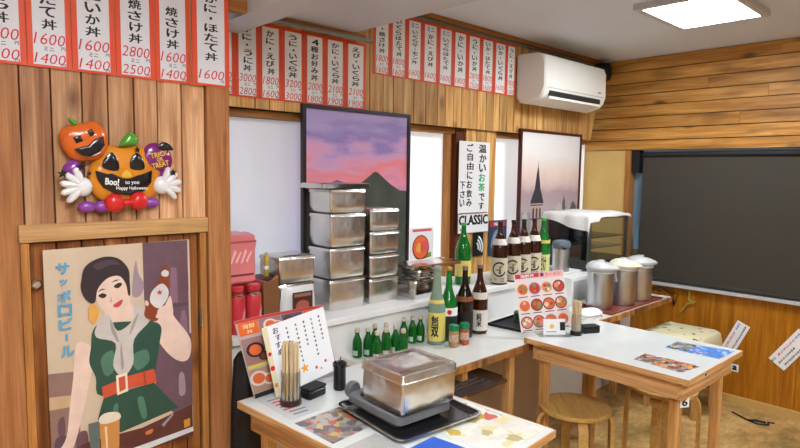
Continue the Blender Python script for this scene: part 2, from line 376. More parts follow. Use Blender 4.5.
# window recess: back boards, frames, header
mb = MB(); mb.box(1.03, 4.34, 2.44, 2.5, 0, 1.8); struct(mb.build('wall_recess', M_white, ang=0))
M_day = mat('frosted_daylight', '#eef0f2', .5, emit=.38)
M_dim = mat('white_board_glow', '#dadce6', .4, emit=.22, mottle=.03, mscale=2)  # plain white board, no lamp; an added glow lifts its tone
def window(n, x0, x1, z0, z1, mm):
    o = MB().box(x0, x1, 2.425, 2.435, z0, z1).build('window_%d' % n, mm, ang=0); struct(o); return o
W1 = window(1, 1.05, 1.70, .9, 1.765, M_dim)
W2 = window(2, 1.80, 2.64, .9, 1.765, M_day)
mb = MB(); mb.box(2.642, 2.68, 2.39, 2.438, .9, 1.767); mb.build('window_frame', M_jamb, W2)
W3 = window(3, 3.07, 4.30, .9, 1.765, M_day)
mb = MB(); mb.box(1.05, 2.69, 2.37, 2.44, 1.768, 1.798); struct(mb.build('trim_4', M_trim, ang=0))
mb = MB(); mb.box(3.05, 4.25, 2.37, 2.44, 1.768, 1.798); struct(mb.build('trim_5', M_trim, ang=0))
mb = MB(); mb.box(2.684, 2.758, 2.36, 2.438, .9, 1.8); struct(mb.build('trim_6', M_trimdark, ang=0))
mb = MB(); boards_x(mb, [2.76, 2.86, 2.96, 3.058], .9, 1.8, 2.345, .02); mb.box(2.762, 3.056, 2.366, 2.438, .9, 1.8); struct(mb.build('wall_panel', M_back, ang=0))
# sill shelf and its white front
mb = MB(); mb.box(1.026, 4.335, 1.985, 2.44, .872, .9, bev=.004); struct(mb.build('trim_7', M_white))
mb = MB(); mb.box(1.03, 4.335, 2.0, 2.04, 0, .871); struct(mb.build('wall_sill', M_white, ang=0))

# right wall: planks above, panelling below, window between
mb = MB()
zz = [1.72, 1.795, 1.882, 1.968, 2.052, 2.135, 2.22, 2.31, 2.398]
for a, b in zip(zz[:-1], zz[1:]):
    ys = [-2.8, random.uniform(-1.6, -.8), random.uniform(.2, 1.6), 2.5]
    for p, q in zip(ys[:-1], ys[1:]):
        d = random.uniform(-.002, .002)
        mb.box(4.34 + d, 4.36, p + .001, q - .001, a + .003, b - .003)
mb.box(4.3605, 4.46, -2.8, 2.5, 1.722, 2.4, 1)
struct(mb.build('wall_right', [M_right, M_blackm], ang=0))
mb = MB()
for k in range(10): mb.box(4.34, 4.36, -2.8 + k * .53, -2.8 + (k + 1) * .53 - .002, .05, .735)
mb.box(4.36, 4.46, -2.8, 2.5, .0, .735)
struct(mb.build('wall_right_lower', M_panel, ang=0))
mb = MB(); mb.box(4.345, 4.46, 2.10, 2.5, .735, 1.72); struct(mb.build('wall_right_pier', mat('beige_board', '#d2ae6a', .6, mottle=.05), ang=0))
mb = MB(); mb.box(4.315, 4.345, -2.8, 2.44, .0, .05); struct(mb.build('baseboard_right', mat('base_tan', '#c09a5a', .5), ang=0))
W4 = MB().box(4.43, 4.44, -1.2, 2.06, .76, 1.72).build('window_4', mat('blue_pane', '#6d8aa0', .1, emit=.12), ang=0); struct(W4)
mb = MB(); mb.box(4.335, 4.45, 2.062, 2.098, .75, 1.72); mb.build('window_frame', M_jamb, W4, ang=0)
mb = MB(); mb.box(4.30, 4.45, -1.2, 2.098, .735, .757); mb.build('window_sill', mat('sill_grey', '#b9b6b4', .4), W4, ang=0)
mb = MB(); mb.box(4.36, 4.425, 2.0, 2.06, 1.55, 1.72); mb.build('blind_box', M_blackm, W4, ang=0)
# crown trims and cable rails
mb = MB(); mb.box(1.84, 4.30, 2.285, 2.318, 2.372, 2.399); struct(mb.build('trim_8', M_trim, ang=0))
mb = MB(); mb.box(1.232, 1.90, 2.27, 2.318, 2.18, 2.199); struct(mb.build('trim_9', M_trim, ang=0))
mb = MB(); mb.tube([(1.24, 2.262, 2.172), (1.93, 2.262, 2.172)], .011); struct(mb.build('trim_10', mat('rail_grey', '#8c8780', .4)))
mb = MB(); mb.tube([(1.9, 2.30, 2.362), (3.2, 2.30, 2.362), (4.0, 2.296, 2.358), (4.10, 2.29, 2.345), (4.138, 2.28, 2.33)], .008)
tag(mb.build('cable', mat('cable_grey', '#77706c', .5)), 'grey cable running under the ceiling trim towards the air conditioner', 'cable')
# rest of the room, behind the camera
mb = MB(); boards = [-2.6 + k * .12 for k in range(60)]
for a, b in zip(boards[:-1], boards[1:]):
    if b < 4.46: mb.box(a + .002, b - .002, -2.82, -2.8, 0, 2.4)
struct(mb.build('wall_front', mat('rear_wall', '#dccbb4', .6), ang=0))
mb = MB(); mb.box(-2.66, -2.6, -2.8, 2.1, 0, 2.4); struct(mb.build('wall_far_left', M_white, ang=0))

# ================================================================== CEILING LIGHTS
M_diff = mat('diffuser', (.90, .96, 1.0), .5, emit=LAMP); M_alu = mat('light_frame', '#bfc0c2', .35)
def ceiling_light(cx, cy, lx, ly, label):
    t = thing('ceiling_light', label, 'ceiling light', (cx, cy, 2.4))
    mb = MB(); a, b = lx / 2, ly / 2
    for x0, x1, y0, y1 in ((-a, a, -b, -b + .035), (-a, a, b - .035, b), (-a, -a + .035, -b + .035, b - .035), (a - .035, a, -b + .035, b - .035)): mb.box(x0, x1, y0, y1, -.03, 0)
    mb.build('frame', M_alu, t, ang=0)
    mb = MB(); mb.box(-a + .036, a - .036, -b + .036, b - .036, -.024, -.008); mb.build('diffuser', M_diff, t, ang=0)
    return t
L0 = ceiling_light(3.27, 1.205, .60, .46, 'bright rectangular ceiling light panel with grey frame above the far table')
for x, y, s in ((.45, .55, 'above the near table'), (.15, -.75, 'behind the viewpoint in the middle'), (2.4, -.7, 'behind the viewpoint on the right'), (-.8, -1.2, 'behind the viewpoint on the left')):
    dup(L0, (x, y, 2.4), None, 'added fill light panel, out of view, ' + s)  # panels out of view, added to brighten the near wall and the room

# ================================================================== MENU STRIPS
def strip(x0, x1, zt, zb, y, kanji, prices, label, group, blue=None, kz=None, lower_single=True, pm=M_paper):
    w = x1 - x0; cx = (x0 + x1) / 2; h = zt - zb
    o = MB().box(-w / 2, w / 2, -.0015, 0, 0, h).build('menu_strip', M_red, None, (cx, y, zb), ang=0); tag(o, label, 'menu strip', group)
    iw = w * .74
    MB().poly([(-iw / 2, .008), (iw / 2, .008), (iw / 2, h - .014), (-iw / 2, h - .014)], -.0021).build('paper_panel', pm, o, ang=0)
    mb = MB(); pb = MB()
    if len(prices) == 2:
        pc = MB(); text(pc, prices[1], 0, .027, iw * .97, .03, -.0026, bold=-.004, shear=.2); pc.build('price', M_redink, o, ang=0); text(pb, prices[0], 0, .083, iw * .97, .033, -.0026, bold=-.004, shear=.2)
        text(mb, 'ミニ', -.002, .055, .026, .012, -.0026); text(mb, '円', iw * .42, .06, .01, .01, -.0026); text(mb, '円', iw * .42, .012, .01, .008, -.0026); z0 = .108
    else:
        text(pb, prices[0], 0, .04, iw * .94, .032, -.0026, bold=-.004, shear=.2); text(mb, '円', iw * .4, .019, .01, .01, -.0026); z0 = .085
    z1 = h - .024
    if blue:
        bb = MB(); text(bb, blue, 0, z1 - .012, iw * .62, .024, -.0026); bb.build('blue_lettering', M_blueink, o, ang=0); z1 -= .036
    n = len(kanji); hh = min(z1 - z0, n * (kz or .05)); top = z0 + hh
    if kz is None: top = z1
    for i, ch in enumerate(kanji):
        st = hh / n; cz = top - st * (i + .5); jx = random.uniform(-.003, .003)
        if ch == '・': text(mb, ch, jx, cz, .009, .009, -.0026)
        elif ch == 'ー': mb.box(jx - .0018, jx + .0018, -.0027, -.0025, cz - st * .33, cz + st * .33)
        else: text(mb, ch, jx, cz, iw * (.48 if kz is None else .46) * random.uniform(.9, 1.05), st * .8, -.0026, bold=.016, rot=random.uniform(-.05, .05))
    mb.build('lettering', M_ink, o, ang=0); pb.build('price', M_redink, o, ang=0)
    return o
G1 = 'large menu strips on the near plank wall'
NX = [.279, .401, .518, .643, .766, .886, 1.024]
ND = [('いくら丼', ('1800', '1600'), 'red bordered menu strip at the far left, cut by the picture edge'),
      ('ほたて丼', ('1600', '1400'), 'near menu strip priced 1600 and 1400, second from the left'),
      ('かにいか丼', ('1600', '1400'), 'near menu strip priced 1600 and 1400, third from the left'),
      ('焼さけ丼', ('2800', '2500'), 'near menu strip priced 2800 and 2500 in red, above the pumpkin balloon'),
      ('焼さけ丼', ('1600', '1400'), 'near menu strip priced 1600 and 1400, second from the corner post'),
      ('かに・ほたて丼', ('1600',), 'near menu strip with a single price 1600, on the corner post')]
for i, (k, p, l) in enumerate(ND): strip(NX[i] + .001, NX[i + 1] - .001, 2.16, 1.822, 1.983 if i == 5 else 1.996, k, p, l, G1, kz=.0355, pm=M_paper_lav)
G2 = 'menu strips under the lowered ceiling'
MX = [1.10, 1.222, 1.335, 1.448, 1.569, 1.685, 1.807, 1.938]
MD = [('いか・うに丼', ('3000', '2800')), ('かに・うに丼', ('3000', '2800')), ('かに・えび丼', ('1800', '1600')), ('うに・いくら丼', ('3200', '3000')), ('4種お好み丼', ('2000', '1800')), ('かに・いくら丼', ('2100', '1900')), ('えび・いくら丼', ('2100', '1900'))]
ML = ['menu strip mostly hidden behind the corner post, priced 3000 and 2800', 'menu strip priced 3000 and 2800, leftmost whole one beside the corner post', 'menu strip priced 1800 and 1600 above the white window board', 'menu strip priced 3200 and 3000 above the sunset picture corner', 'menu strip priced 2000 and 1800, starting with the numeral 4', 'menu strip priced 2100 and 1900, second from the right under the lowered ceiling', 'menu strip priced 2100 and 1900, rightmost under the lowered ceiling']
for i, (k, p) in enumerate(MD): strip(MX[i] + .001, MX[i + 1] - .001, 2.168, 1.842, 2.316, k, p, ML[i], G2)
G3 = 'menu strips along the back wall by the air conditioner'
RX = [1.987, 2.102, 2.221, 2.339, 2.466, 2.592, 2.719, 2.847, 2.974, 3.102, 3.198]
RD = [('えび・焼さけ丼', ('1800', '1600'), None), ('いくらほたて丼', ('1800', '1600'), None), ('いくらサーモン丼', ('1600',), 'ミニ'), ('かに・えび丼', ('1600',), 'ミニ'), ('いくらほたて丼', ('1600',), 'ミニ'), ('かに・いか丼', ('1800',), None), ('うに・いか丼', ('2800', '2500'), None), ('いか・ほたて丼', ('1800', '1600'), None), ('いか・いくら丼', ('1600',), None), ('うに・えび丼', ('1800', '1600'), None)]
ORD = ['first', 'second', 'third', 'fourth', 'fifth', 'sixth', 'seventh', 'eighth', 'ninth', 'tenth']
RLX = ['black lettering, its top hidden by the lowered ceiling', 'black lettering, beside the blue headed ones', 'blue heading, leftmost of three', 'blue heading, middle of three', 'blue heading, rightmost of three', 'a single low price', 'two red prices', 'two red prices, third from the right', 'a single red price, next to last', 'two red prices, touching the air conditioner']
for i, (k, p, b) in enumerate(RD): strip(RX[i] + .001, RX[i + 1] - .001, 2.355, 2.03, 2.316, k, p, 'far row %s menu strip, %s' % (ORD[i], RLX[i]), G3, blue=b)

# ================================================================== AIR CONDITIONER
t = thing('air_conditioner', 'white wall mounted air conditioner at the right end of the plank wall', 'air conditioner', (3.207, 2.318, 1.96))
prof = [(0, .06), (0, .335), (-.03, .34), (-.16, .335), (-.205, .32), (-.222, .28), (-.225, .12), (-.21, .075), (-.18, .045), (-.09, .02), (-.03, .03)]
def xprism(mb, prof, x0, x1, m=0, inset=.012):
    cy = sum(p[0] for p in prof) / len(prof); cz = sum(p[1] for p in prof) / len(prof); k = 1 - inset / .12
    sc = lambda f: [(cy + (p[0] - cy) * f, cz + (p[1] - cz) * f) for p in prof]
    mb.loft([[(x0, p[0], p[1]) for p in sc(k)], [(x0 + inset, p[0], p[1]) for p in prof], [(x1 - inset, p[0], p[1]) for p in prof], [(x1, p[0], p[1]) for p in sc(k)]], m)
mb = MB(); xprism(mb, prof, 0, .78); mb.build('body', M_acw, t)
mb = MB(); mb.box(.06, .70, -.2215, -.17, .068, .100, T=None); mb.build('air_outlet', mat('outlet_dark', '#26282a', .5), t, ang=0)
mb = MB(); mb.box(.06, .70, -.218, -.205, .05, .066); mb.build('louver', M_acw, t, ang=0)
mb = MB(); mb.box(.03, .75, -.227, -.2245, .115, .118); mb.build('panel_seam', mat('seam_grey', '#a9aaa8', .5), t, ang=0)
mb = MB(); mb.box(.66, .70, -.2268, -.2235, .14, .148); mb.build('status_window', M_grey, t, ang=0)
t = thing('pipe_cover', 'round black pipe wrapping in the ceiling corner beside the air conditioner', 'pipe', (4.215, 2.255, 2.235))
mb = MB(); mb.lathe([(.03, 0), (.06, .012), (.07, .05), (.07, .1), (.055, .13), (.02, .137)], n=20); mb.build('wrapping', M_blackm, t)
mb = MB(); mb.tube([(-.15, .03, .04), (-.1, .02, .05), (-.055, 0, .06)], .022); mb.build('pipe_end', M_blackm, t)

# ================================================================== ROLLER BLIND
t = thing('roller_blind', 'large dark taupe roller blind pulled down over the right window', 'blind', (4.312, .35, .77))
mb = MB(); n = 14; mb.loft([[(.004 * math.sin(k * .9), -1.55 + 3.15 * k / n, z) for k in range(n + 1)] + [(.004 * math.sin(k * .9) + .003, -1.55 + 3.15 * k / n, z) for k in range(n, -1, -1)] for z in (.012, .9)]); mb.build('fabric', mat('blind_fabric', '#3a352d', .8, bump=.1, bscale=300), t)
mb = MB(); mb.box(-.006, .01, -1.55, 1.6, 0, .014, bev=.003); mb.build('bottom_bar', mat('bar_dark', '#3a3632', .5), t)
mb = MB(); mb.tube([(.002, -1.55, .915), (.002, 1.6, .915)], .02, n=12); mb.build('roller', M_blackm, t)
t = thing('water_jug', 'blue tinted clear jug standing on the window ledge beside the blind', 'jug', (4.385, 1.99, .757))
mb = MB(); mb.lathe([(.03, 0), (.038, .01), (.04, .3), (.028, .37), (.015, .4), (.015, .44)], n=16); mb.build('jug_body', mat('blue_glass', '#7f9fb4', .1, trans=.3), t)
mb = MB(); mb.lathe([(.041, .13), (.041, .22)], n=16); mb.build('olive_band', mat('olive', '#4f4a2c', .6), t)

# ================================================================== PICTURES
def picture_frame(w, h, fw, m, parent, d=.022):
    mb = MB()
    for x0, x1, z0, z1 in ((0, w, 0, fw), (0, w, h - fw, h), (0, fw, fw, h - fw), (w - fw, w, fw, h - fw)): mb.box(x0, x1, -d, 0, z0, z1)
    mb.build('frame', m, parent, ang=0)
def sunset_mat():
    m = bpy.data.materials.new('sunset_print'); m.use_nodes = True; nt = m.node_tree; N = nt.nodes; L = nt.links; b = N['Principled BSDF']; b.inputs['Roughness'].default_value = .35
    b.inputs['Coat Weight'].default_value = .8; b.inputs['Coat Roughness'].default_value = .12
    tc = N.new('ShaderNodeTexCoord'); sx = N.new('ShaderNodeSeparateXYZ'); L.new(tc.outputs['Object'], sx.inputs[0])
    mp = N.new('ShaderNodeMapping'); mp.inputs['Scale'].default_value = (2.2, 1, 7); mp.inputs['Rotation'].default_value = (0, .25, 0); L.new(tc.outputs['Object'], mp.inputs['Vector'])
    n = N.new('ShaderNodeTexNoise'); n.inputs['Scale'].default_value = 1.6; n.inputs['Detail'].default_value = 5; L.new(mp.outputs[0], n.inputs['Vector'])
    mr = N.new('ShaderNodeMapRange'); mr.inputs[1].default_value = .35; mr.inputs[2].default_value = .88; L.new(sx.outputs['Z'], mr.inputs[0])
    a = N.new('ShaderNodeMath'); a.operation = 'MULTIPLY_ADD'; a.inputs[1].default_value = .9; L.new(n.outputs[0], a.inputs[0]); a.inputs[2].default_value = -.45
    s = N.new('ShaderNodeMath'); s.operation = 'ADD'; L.new(a.outputs[0], s.inputs[0]); L.new(mr.outputs[0], s.inputs[1])
    r = N.new('ShaderNodeValToRGB'); e = r.color_ramp.elements; cs = [(0, '#8072c0'), (.2, '#b088c4'), (.34, '#ec97ae'), (.46, '#f0868e'), (.56, '#e0a0c2'), (.68, '#cda0d0'), (.8, '#9482c4'), (1, '#b2a0d8')]
    while len(e) < len(cs): e.new(.5)
    for i, (p, c) in enumerate(cs): e[i].position = p; e[i].color = lin(c)
    L.new(s.outputs[0], r.inputs[0]); L.new(r.outputs[0], b.inputs['Base Color'])
    bp = N.new('ShaderNodeBump'); bp.inputs['Strength'].default_value = .25; bp.inputs['Distance'].default_value = .02; n2 = N.new('ShaderNodeTexNoise'); n2.inputs['Scale'].default_value = 9
    L.new(tc.outputs['Object'], n2.inputs['Vector']); L.new(n2.outputs[0], bp.inputs['Height']); L.new(bp.outputs[0], b.inputs['Coat Normal'])
    return m
t = thing('framed_picture', 'large dark framed picture of a mountain under a pink sunset sky', 'picture', (1.545, 2.312, .93))
picture_frame(.69, .91, .018, M_frame, t)
mb = MB(); mb.box(.016, .674, -.014, -.004, .016, .894); mb.build('sunset_sky', sunset_mat(), t, ang=0)
mb = MB(); mb.poly([(.017, .017), (.673, .017), (.673, .50), (.62, .505), (.55, .54), (.50, .575), (.462, .60), (.44, .602), (.40, .575), (.33, .53), (.28, .515), (.2, .52), (.13, .515), (.017, .52)], -.0146); mb.build('mountain', mat('mountain_print', '#4c514a', .4, coat=.5, mottle=.2, mscale=12), t, ang=0)
mb = MB(); mb.poly([(.10, .522), (.2, .56), (.32, .53), (.26, .51)], -.0143); mb.build('distant_ridge', mat('ridge_print', '#6c5fa0', .4), t, ang=0)
# town view with steeple
t = thing('framed_picture', 'maroon framed picture of a pointed church steeple above misty rooftops', 'picture', (3.25, 2.312, 1.03))
picture_frame(.775, .80, .018, M_frame2, t)
def misty():
    m = bpy.data.materials.new('mist_print'); m.use_nodes = True; nt = m.node_tree; N = nt.nodes; L = nt.links; b = N['Principled BSDF']; b.inputs['Roughness'].default_value = .3; b.inputs['Coat Weight'].default_value = .4
    tc = N.new('ShaderNodeTexCoord'); sx = N.new('ShaderNodeSeparateXYZ'); L.new(tc.outputs['Object'], sx.inputs[0])
    n = N.new('ShaderNodeTexNoise'); n.inputs['Scale'].default_value = 6; L.new(tc.outputs['Object'], n.inputs['Vector'])
    a = N.new('ShaderNodeMath'); a.operation = 'MULTIPLY_ADD'; a.inputs[1].default_value = .12; L.new(n.outputs[0], a.inputs[0]); L.new(sx.outputs['Z'], a.inputs[2])
    r = N.new('ShaderNodeValToRGB'); e = r.color_ramp.elements; cs = [(0.0, '#a09698'), (.3, '#ac9a9e'), (.44, '#b0969c'), (.49, '#d4b8b4'), (.58, '#ead4c8'), (.70, '#eeeae8'), (.86, '#e8e9ee')]
    while len(e) < len(cs): e.new(.5)
    for i, (p, c) in enumerate(cs): e[i].position = p; e[i].color = lin(c)
    L.new(a.outputs[0], r.inputs[0]); L.new(r.outputs[0], b.inputs['Base Color']); return m
mb = MB(); mb.box(.016, .759, -.014, -.004, .016, .784); mb.build('misty_sky', misty(), t, ang=0)
mb = MB()
mb.poly([(.017, .017), (.758, .017), (.758, .2), (.7, .235), (.64, .25), (.60, .27), (.56, .24), (.46, .26), (.38, .235), (.3, .23), (.2, .25), (.1, .24), (.017, .25)], -.0144, 0)
for x, z, w_, h_ in ((.45, .17, .1, .1), (.58, .13, .14, .12), (.34, .12, .09, .1), (.05, .14, .06, .08)): mb.poly([(x, z), (x + w_, z), (x + w_, z + h_), (x + w_ / 2, z + h_ + .03), (x, z + h_)], -.0148, 1)
mb.poly([(.54, .25), (.545, .31), (.555, .33), (.562, .36), (.57, .33), (.58, .31), (.585, .25)], -.0149, 2)
mb.poly([(.63, .2), (.66, .28), (.69, .31), (.73, .27), (.74, .2)], -.0149, 2)
mb.build('rooftops', [mat('roof_a', '#8d8c90', .4), mat('roof_b', '#b5aca6', .4), mat('roof_c', '#56565c', .4)], t, ang=0)
mb = MB()
mb.poly([(.14, .05), (.29, .05), (.285, .30), (.15, .30)], -.0152, 0)
mb.poly([(.135, .30), (.30, .30), (.285, .335), (.255, .40), (.235, .50), (.225, .555), (.222, .60), (.218, .555), (.205, .50), (.185, .40), (.15, .335)], -.0153, 1)
for x in (.165, .205, .245): mb.poly([(x, .2), (x + .022, .2), (x + .022, .26), (x + .011, .275), (x, .26)], -.0156, 1)
for z in (.19, .285): mb.poly([(.14, z), (.29, z), (.29, z + .008), (.14, z + .008)], -.0157, 1)
mb.build('steeple', [mat('tower_print', '#b99d92', .4), mat('spire_print', '#3b393f', .4)], t, ang=0)

# ================================================================== SIGNS ON THE BACK
o = MB().box(-.147, .147, -.002, 0, 0, .44).build('tea_sign', M_paper, None, (2.838, 2.34, 1.285), ang=0); tag(o, 'white handwritten tea sign with two columns of black and green characters', 'sign')
mb = MB()
def col(mb, s, x, ztop, st, wch, y=-.0026, m=0, bold=.016):
    for i, ch in enumerate(s): text(mb, ch, x + random.uniform(-.004, .004), ztop - st * (i + .5), wch * random.uniform(.85, 1.05), st * .82, y, m, bold)
col(mb, '温かい', .075, .43, .06, .072, bold=.02); col(mb, 'です', .075, .125, .055, .055, bold=.02)
col(mb, 'ご自由にお飲み', -.045, .43, .056, .055, bold=.02); col(mb, '下さい', -.112, .20, .054, .045, bold=.02)
mb.build('lettering', M_ink, o, ang=0)
mb = MB(); col(mb, 'お茶', .075, .25, .06, .068, bold=.02); mb.build('green_lettering', M_greenink, o, ang=0)
mb = MB(); mb.box(-.13, .13, -.0024, -.0021, .0, .004); mb.build('wood_edge', M_trim, o, ang=0)
o = MB().box(-.145, .145, -.002, 0, 0, .115).build('brand_poster', M_paper, None, (2.838, 2.338, 1.165), ang=0); tag(o, 'white poster with bold black capitals, pinned under the tea sign', 'poster')
mb = MB(); text(mb, 'CLASSIC', 0, .078, .275, .058, -.0026, bold=.03); mb.build('lettering', M_ink, o, ang=0)
mb = MB(); mb.poly(circ(-.12, .022, .010, 10), -.0026); mb.build('gold_mark', mat('gold_ink', '#c9a23a', .5), o, ang=0)
o = MB().box(-.1, .1, -.002, 0, 0, .21).build('food_poster', M_paper, None, (2.47, 2.423, 1.0), ang=0); tag(o, 'small poster of a salmon bowl on the bright window pane', 'poster')
mb = MB(); mb.poly(circ(-.01, .09, .075, 20, .95), -.0026, 2); mb.poly(circ(-.01, .092, .066, 20, .95), -.0029, 0); mb.poly(smooth([(0, .06), (.05, .08), (.055, .12), (.02, .13), (-.01, .1)]), -.0032, 1); mb.poly(smooth([(-.05, .08), (-.02, .06), (0, .09), (-.03, .12)]), -.0032, 3); mb.poly([(-.08, .185), (.08, .185), (.08, .2), (-.08, .2)], -.0026, 1)
mb.poly([(.02, .02), (.08, .03), (.08, .06), (.03, .05)], -.0026, 4)
mb.build('bowl_picture', [mat('salmon', '#ea6a3c', .5), mat('tuna_pink', '#dd5a5e', .5), mat('bowl_brown', '#7a2e22', .5), mat('egg_yellow', '#eda544', .5), mat('leaf', '#8fa052', .5)], o, ang=0)
o = MB().box(-.095, .095, -.002, 0, 0, .23).build('blue_flyer', mat('flyer_blue', '#33405c', .5), None, (3.09, 2.340, 1.0), ang=0); tag(o, 'small dark blue flyer with a red heading behind the brown bottles', 'flyer')
mb = MB(); mb.poly([(-.08, .19), (.08, .19), (.08, .222), (-.08, .222)], -.0026, 0); text(mb, '味噌', 0, .206, .08, .022, -.003, 1); mb.poly(smooth([(-.07, .06), (0, .03), (.06, .07), (.05, .15), (-.03, .16)]), -.0026, 2); mb.poly(smooth([(-.04, .08), (.01, .07), (.03, .11), (-.02, .13)]), -.003, 3)
mb.build('print', [mat('flyer_red', '#b8333a', .5), M_paper, mat('flyer_sky', '#7d98b4', .5), mat('flyer_pale', '#c6d2da', .5)], o, ang=0)
o = MB().box(-.05, .05, -.002, 0, 0, .15, ).build('contactless_sign', M_black, None, (2.89, 2.338, 1.012), ang=0); tag(o, 'black sign with white curved waves behind the tall green bottle', 'sign')
mb = MB()
for r_ in (.022, .042, .062): mb.poly([(-.028 + r_ * math.cos(.1 * k - .45), .055 + r_ * math.sin(.1 * k - .45) * 1.1) for k in range(17)] + [(-.028 + (r_ + .011) * math.cos(.1 * k - .45), .055 + (r_ + .011) * math.sin(.1 * k - .45) * 1.1) for k in range(16, -1, -1)], -.0028)
mb.build('waves', M_paper, o, ang=0)

# ================================================================== HALLOWEEN FOIL BALLOON
HB = thing('halloween_balloon', 'shiny foil balloon cluster of two grinning pumpkins with white hands on the plank wall', 'balloon', (.652, 1.992, 1.392)); HB.scale = (1.12, 1, 1.12)
def hp(px, py): return ((px - 285) * .00073 + .0, (395 - py) * .00075 * .98)      # layout drawn on a sheet about 0.37 m across
def HPts(l): return [hp(*p) for p in l]
M_or = mat('foil_orange', '#d8641c', .22, coat=.6); M_or2 = mat('foil_gold', '#dc8a20', .22, coat=.6, mottle=.15, mscale=14); M_pu = mat('foil_purple', '#8a3f9c', .25, coat=.5); M_mg = mat('foil_magenta', '#7e1f6e', .25, coat=.5)
M_gl = mat('foil_white', '#e2dfe2', .22, coat=.5); M_rd = mat('foil_red', '#d21f22', .18, coat=.6); M_gn = mat('foil_green', '#4e9a2c', .25, coat=.5); M_bk = mat('foil_black', '#131118', .2, coat=.5); M_yl = mat('foil_yellow', '#e0b13c', .3)
mb = MB(); mb.puff(smooth(HPts([(190, 190), (230, 140), (285, 145), (330, 135), (385, 150), (430, 220), (425, 310), (380, 350), (285, 362), (195, 345), (160, 280), (165, 225)])), -.002, .030); mb.build('large_pumpkin', M_or2, HB)
mb = MB(); mb.puff(smooth(HPts([(70, 90), (110, 70), (140, 62), (185, 52), (220, 85), (228, 140), (205, 185), (150, 200), (100, 192), (68, 140)])), -.016, .026); mb.build('small_pumpkin', M_or, HB)
mb = MB()
for p in ([(207, 195), (235, 165), (258, 195), (258, 235), (205, 225)], [(305, 190), (330, 165), (352, 190), (355, 228), (305, 228)]): mb.puff(smooth(HPts(p), 3), -.03, .006)
mb.puff(HPts([(178, 235), (210, 250), (235, 245), (250, 262), (290, 265), (320, 262), (335, 250), (360, 245), (388, 232), (384, 280), (355, 315), (300, 330), (250, 325), (205, 300), (185, 270)]), -.026, .012)
mb.build('large_face', M_bk, HB)
mb = MB()
for p in ([(102, 115), (125, 108), (135, 128), (112, 138)], [(150, 92), (165, 82), (175, 100), (160, 112)], [(105, 160), (130, 150), (150, 145), (175, 120), (205, 108), (208, 140), (190, 170), (160, 185), (130, 182)]): mb.puff(HPts(p), -.04, .005)
mb.build('small_face', M_bk, HB)
mb = MB(); mb.poly(smooth(HPts([(265, 255), (285, 232), (305, 255), (285, 262)])), -.041); mb.build('nose', M_yl, HB, ang=0)
mb = MB(); mb.puff(smooth(HPts([(268, 138), (290, 100), (312, 85), (338, 105), (335, 132), (300, 140)])), -.02, .016); mb.build('stem', M_gn, HB)
mb = MB(); mb.puff(smooth(HPts([(92, 52), (100, 45), (125, 62), (120, 72), (105, 70)])), -.02, .012); mb.build('stem', M_gn, HB)
mb = MB(); mb.puff(smooth(HPts([(355, 175), (380, 130), (430, 125), (470, 160), (475, 210), (440, 235), (395, 228), (365, 215)])), -.012, .018); mb.build('badge', M_mg, HB)
mb = MB()
for s_, cx, cz, w_, h_ in (('TRICK', 415, 168, .05, .014), ('OR', 418, 188, .018, .011), ('TREAT', 420, 208, .05, .014)): x, z = hp(cx, cz); text(mb, s_, x, z, w_, h_, -.0325, bold=.02, rot=.25)
mb.build('badge_lettering', M_yl, HB, ang=0)
mb = MB()
x, z = hp(232, 277); text(mb, 'Boo!', x, z, .035, .018, -.0395, bold=.02, rot=-.1); x, z = hp(305, 282); text(mb, 'to you', x, z, .038, .012, -.0395, bold=.01, rot=0); x, z = hp(305, 303); text(mb, 'Happy Halloween', x, z, .085, .012, -.0395, bold=.01, rot=0)
mb.build('lettering', M_paper, HB, ang=0)
def glove(cx, cz, side):
    mb = MB(); mb.puff(circ(cx, cz, .027, 16), -.014, .020)
    for a in (1.9, 2.45, 2.95, 3.45, 3.95):
        d = Vector((math.cos(a) * side, math.sin(a))); p = Vector((cx, cz))
        q0 = p + d * .014; q1 = p + d * .050
        mb.tube([(q0.x, -.024, q0.y), (p.x + d.x * .035, -.026, p.y + d.y * .035), (q1.x, -.022, q1.y), (q1.x + d.x * .006, -.02, q1.y + d.y * .006)], [.0095, .0102, .009, .004], n=10)
    mb.build('white_hand', M_gl, HB)
x, z = hp(135, 310); glove(x + .0, z + .01, 1)
x, z = hp(432, 305); glove(x + .0, z + .01, -1)
mb = MB(); mb.puff(smooth(HPts([(75, 225), (110, 195), (135, 215), (140, 250), (100, 265)])), -.006, .02); mb.build('purple_sleeve', M_pu, HB)
mb = MB(); mb.puff(smooth(HPts([(430, 235), (465, 225), (480, 250), (470, 290), (440, 280)])), -.006, .02); mb.build('purple_sleeve', M_pu, HB)
for c in ((150, 372), (205, 372), (390, 362)):
    x, z = hp(*c); mb = MB(); mb.puff(circ(x, z, .017, 12, 1.4), -.008, .018); mb.build('purple_foot', M_pu, HB)
mb = MB()
for c in ((243, 358), (334, 352)): x, z = hp(*c); mb.puff(circ(x, z, .027, 14, 1.0), -.024, .022)
x, z = hp(288, 358); mb.puff(circ(x, z, .012, 10, 1.5), -.03, .016); mb.build('bow_tie', M_rd, HB)
def star(cx, cz, r): return [(cx + (r if k % 2 == 0 else r * .42) * math.sin(k * PI / 5), cz + (r if k % 2 == 0 else r * .42) * math.cos(k * PI / 5)) for k in range(10)]
for c, r_ in (((65, 248), .013), ((130, 222), .013), ((330, 152), .010), ((470, 240), .011), ((155, 246), .006)):
    x, z = hp(*c); mb = MB(); mb.prism(star(x, z, r_), -.036, -.030); mb.build('black_star', M_bk, HB)
mb = MB(); x, z = hp(440, 140); mb.puff(smooth([(x - .02, z), (x - .01, z + .015), (x + .01, z + .012), (x + .025, z - .005), (x + .005, z - .008)]), -.03, .008); mb.build('black_bat', M_bk, HB)

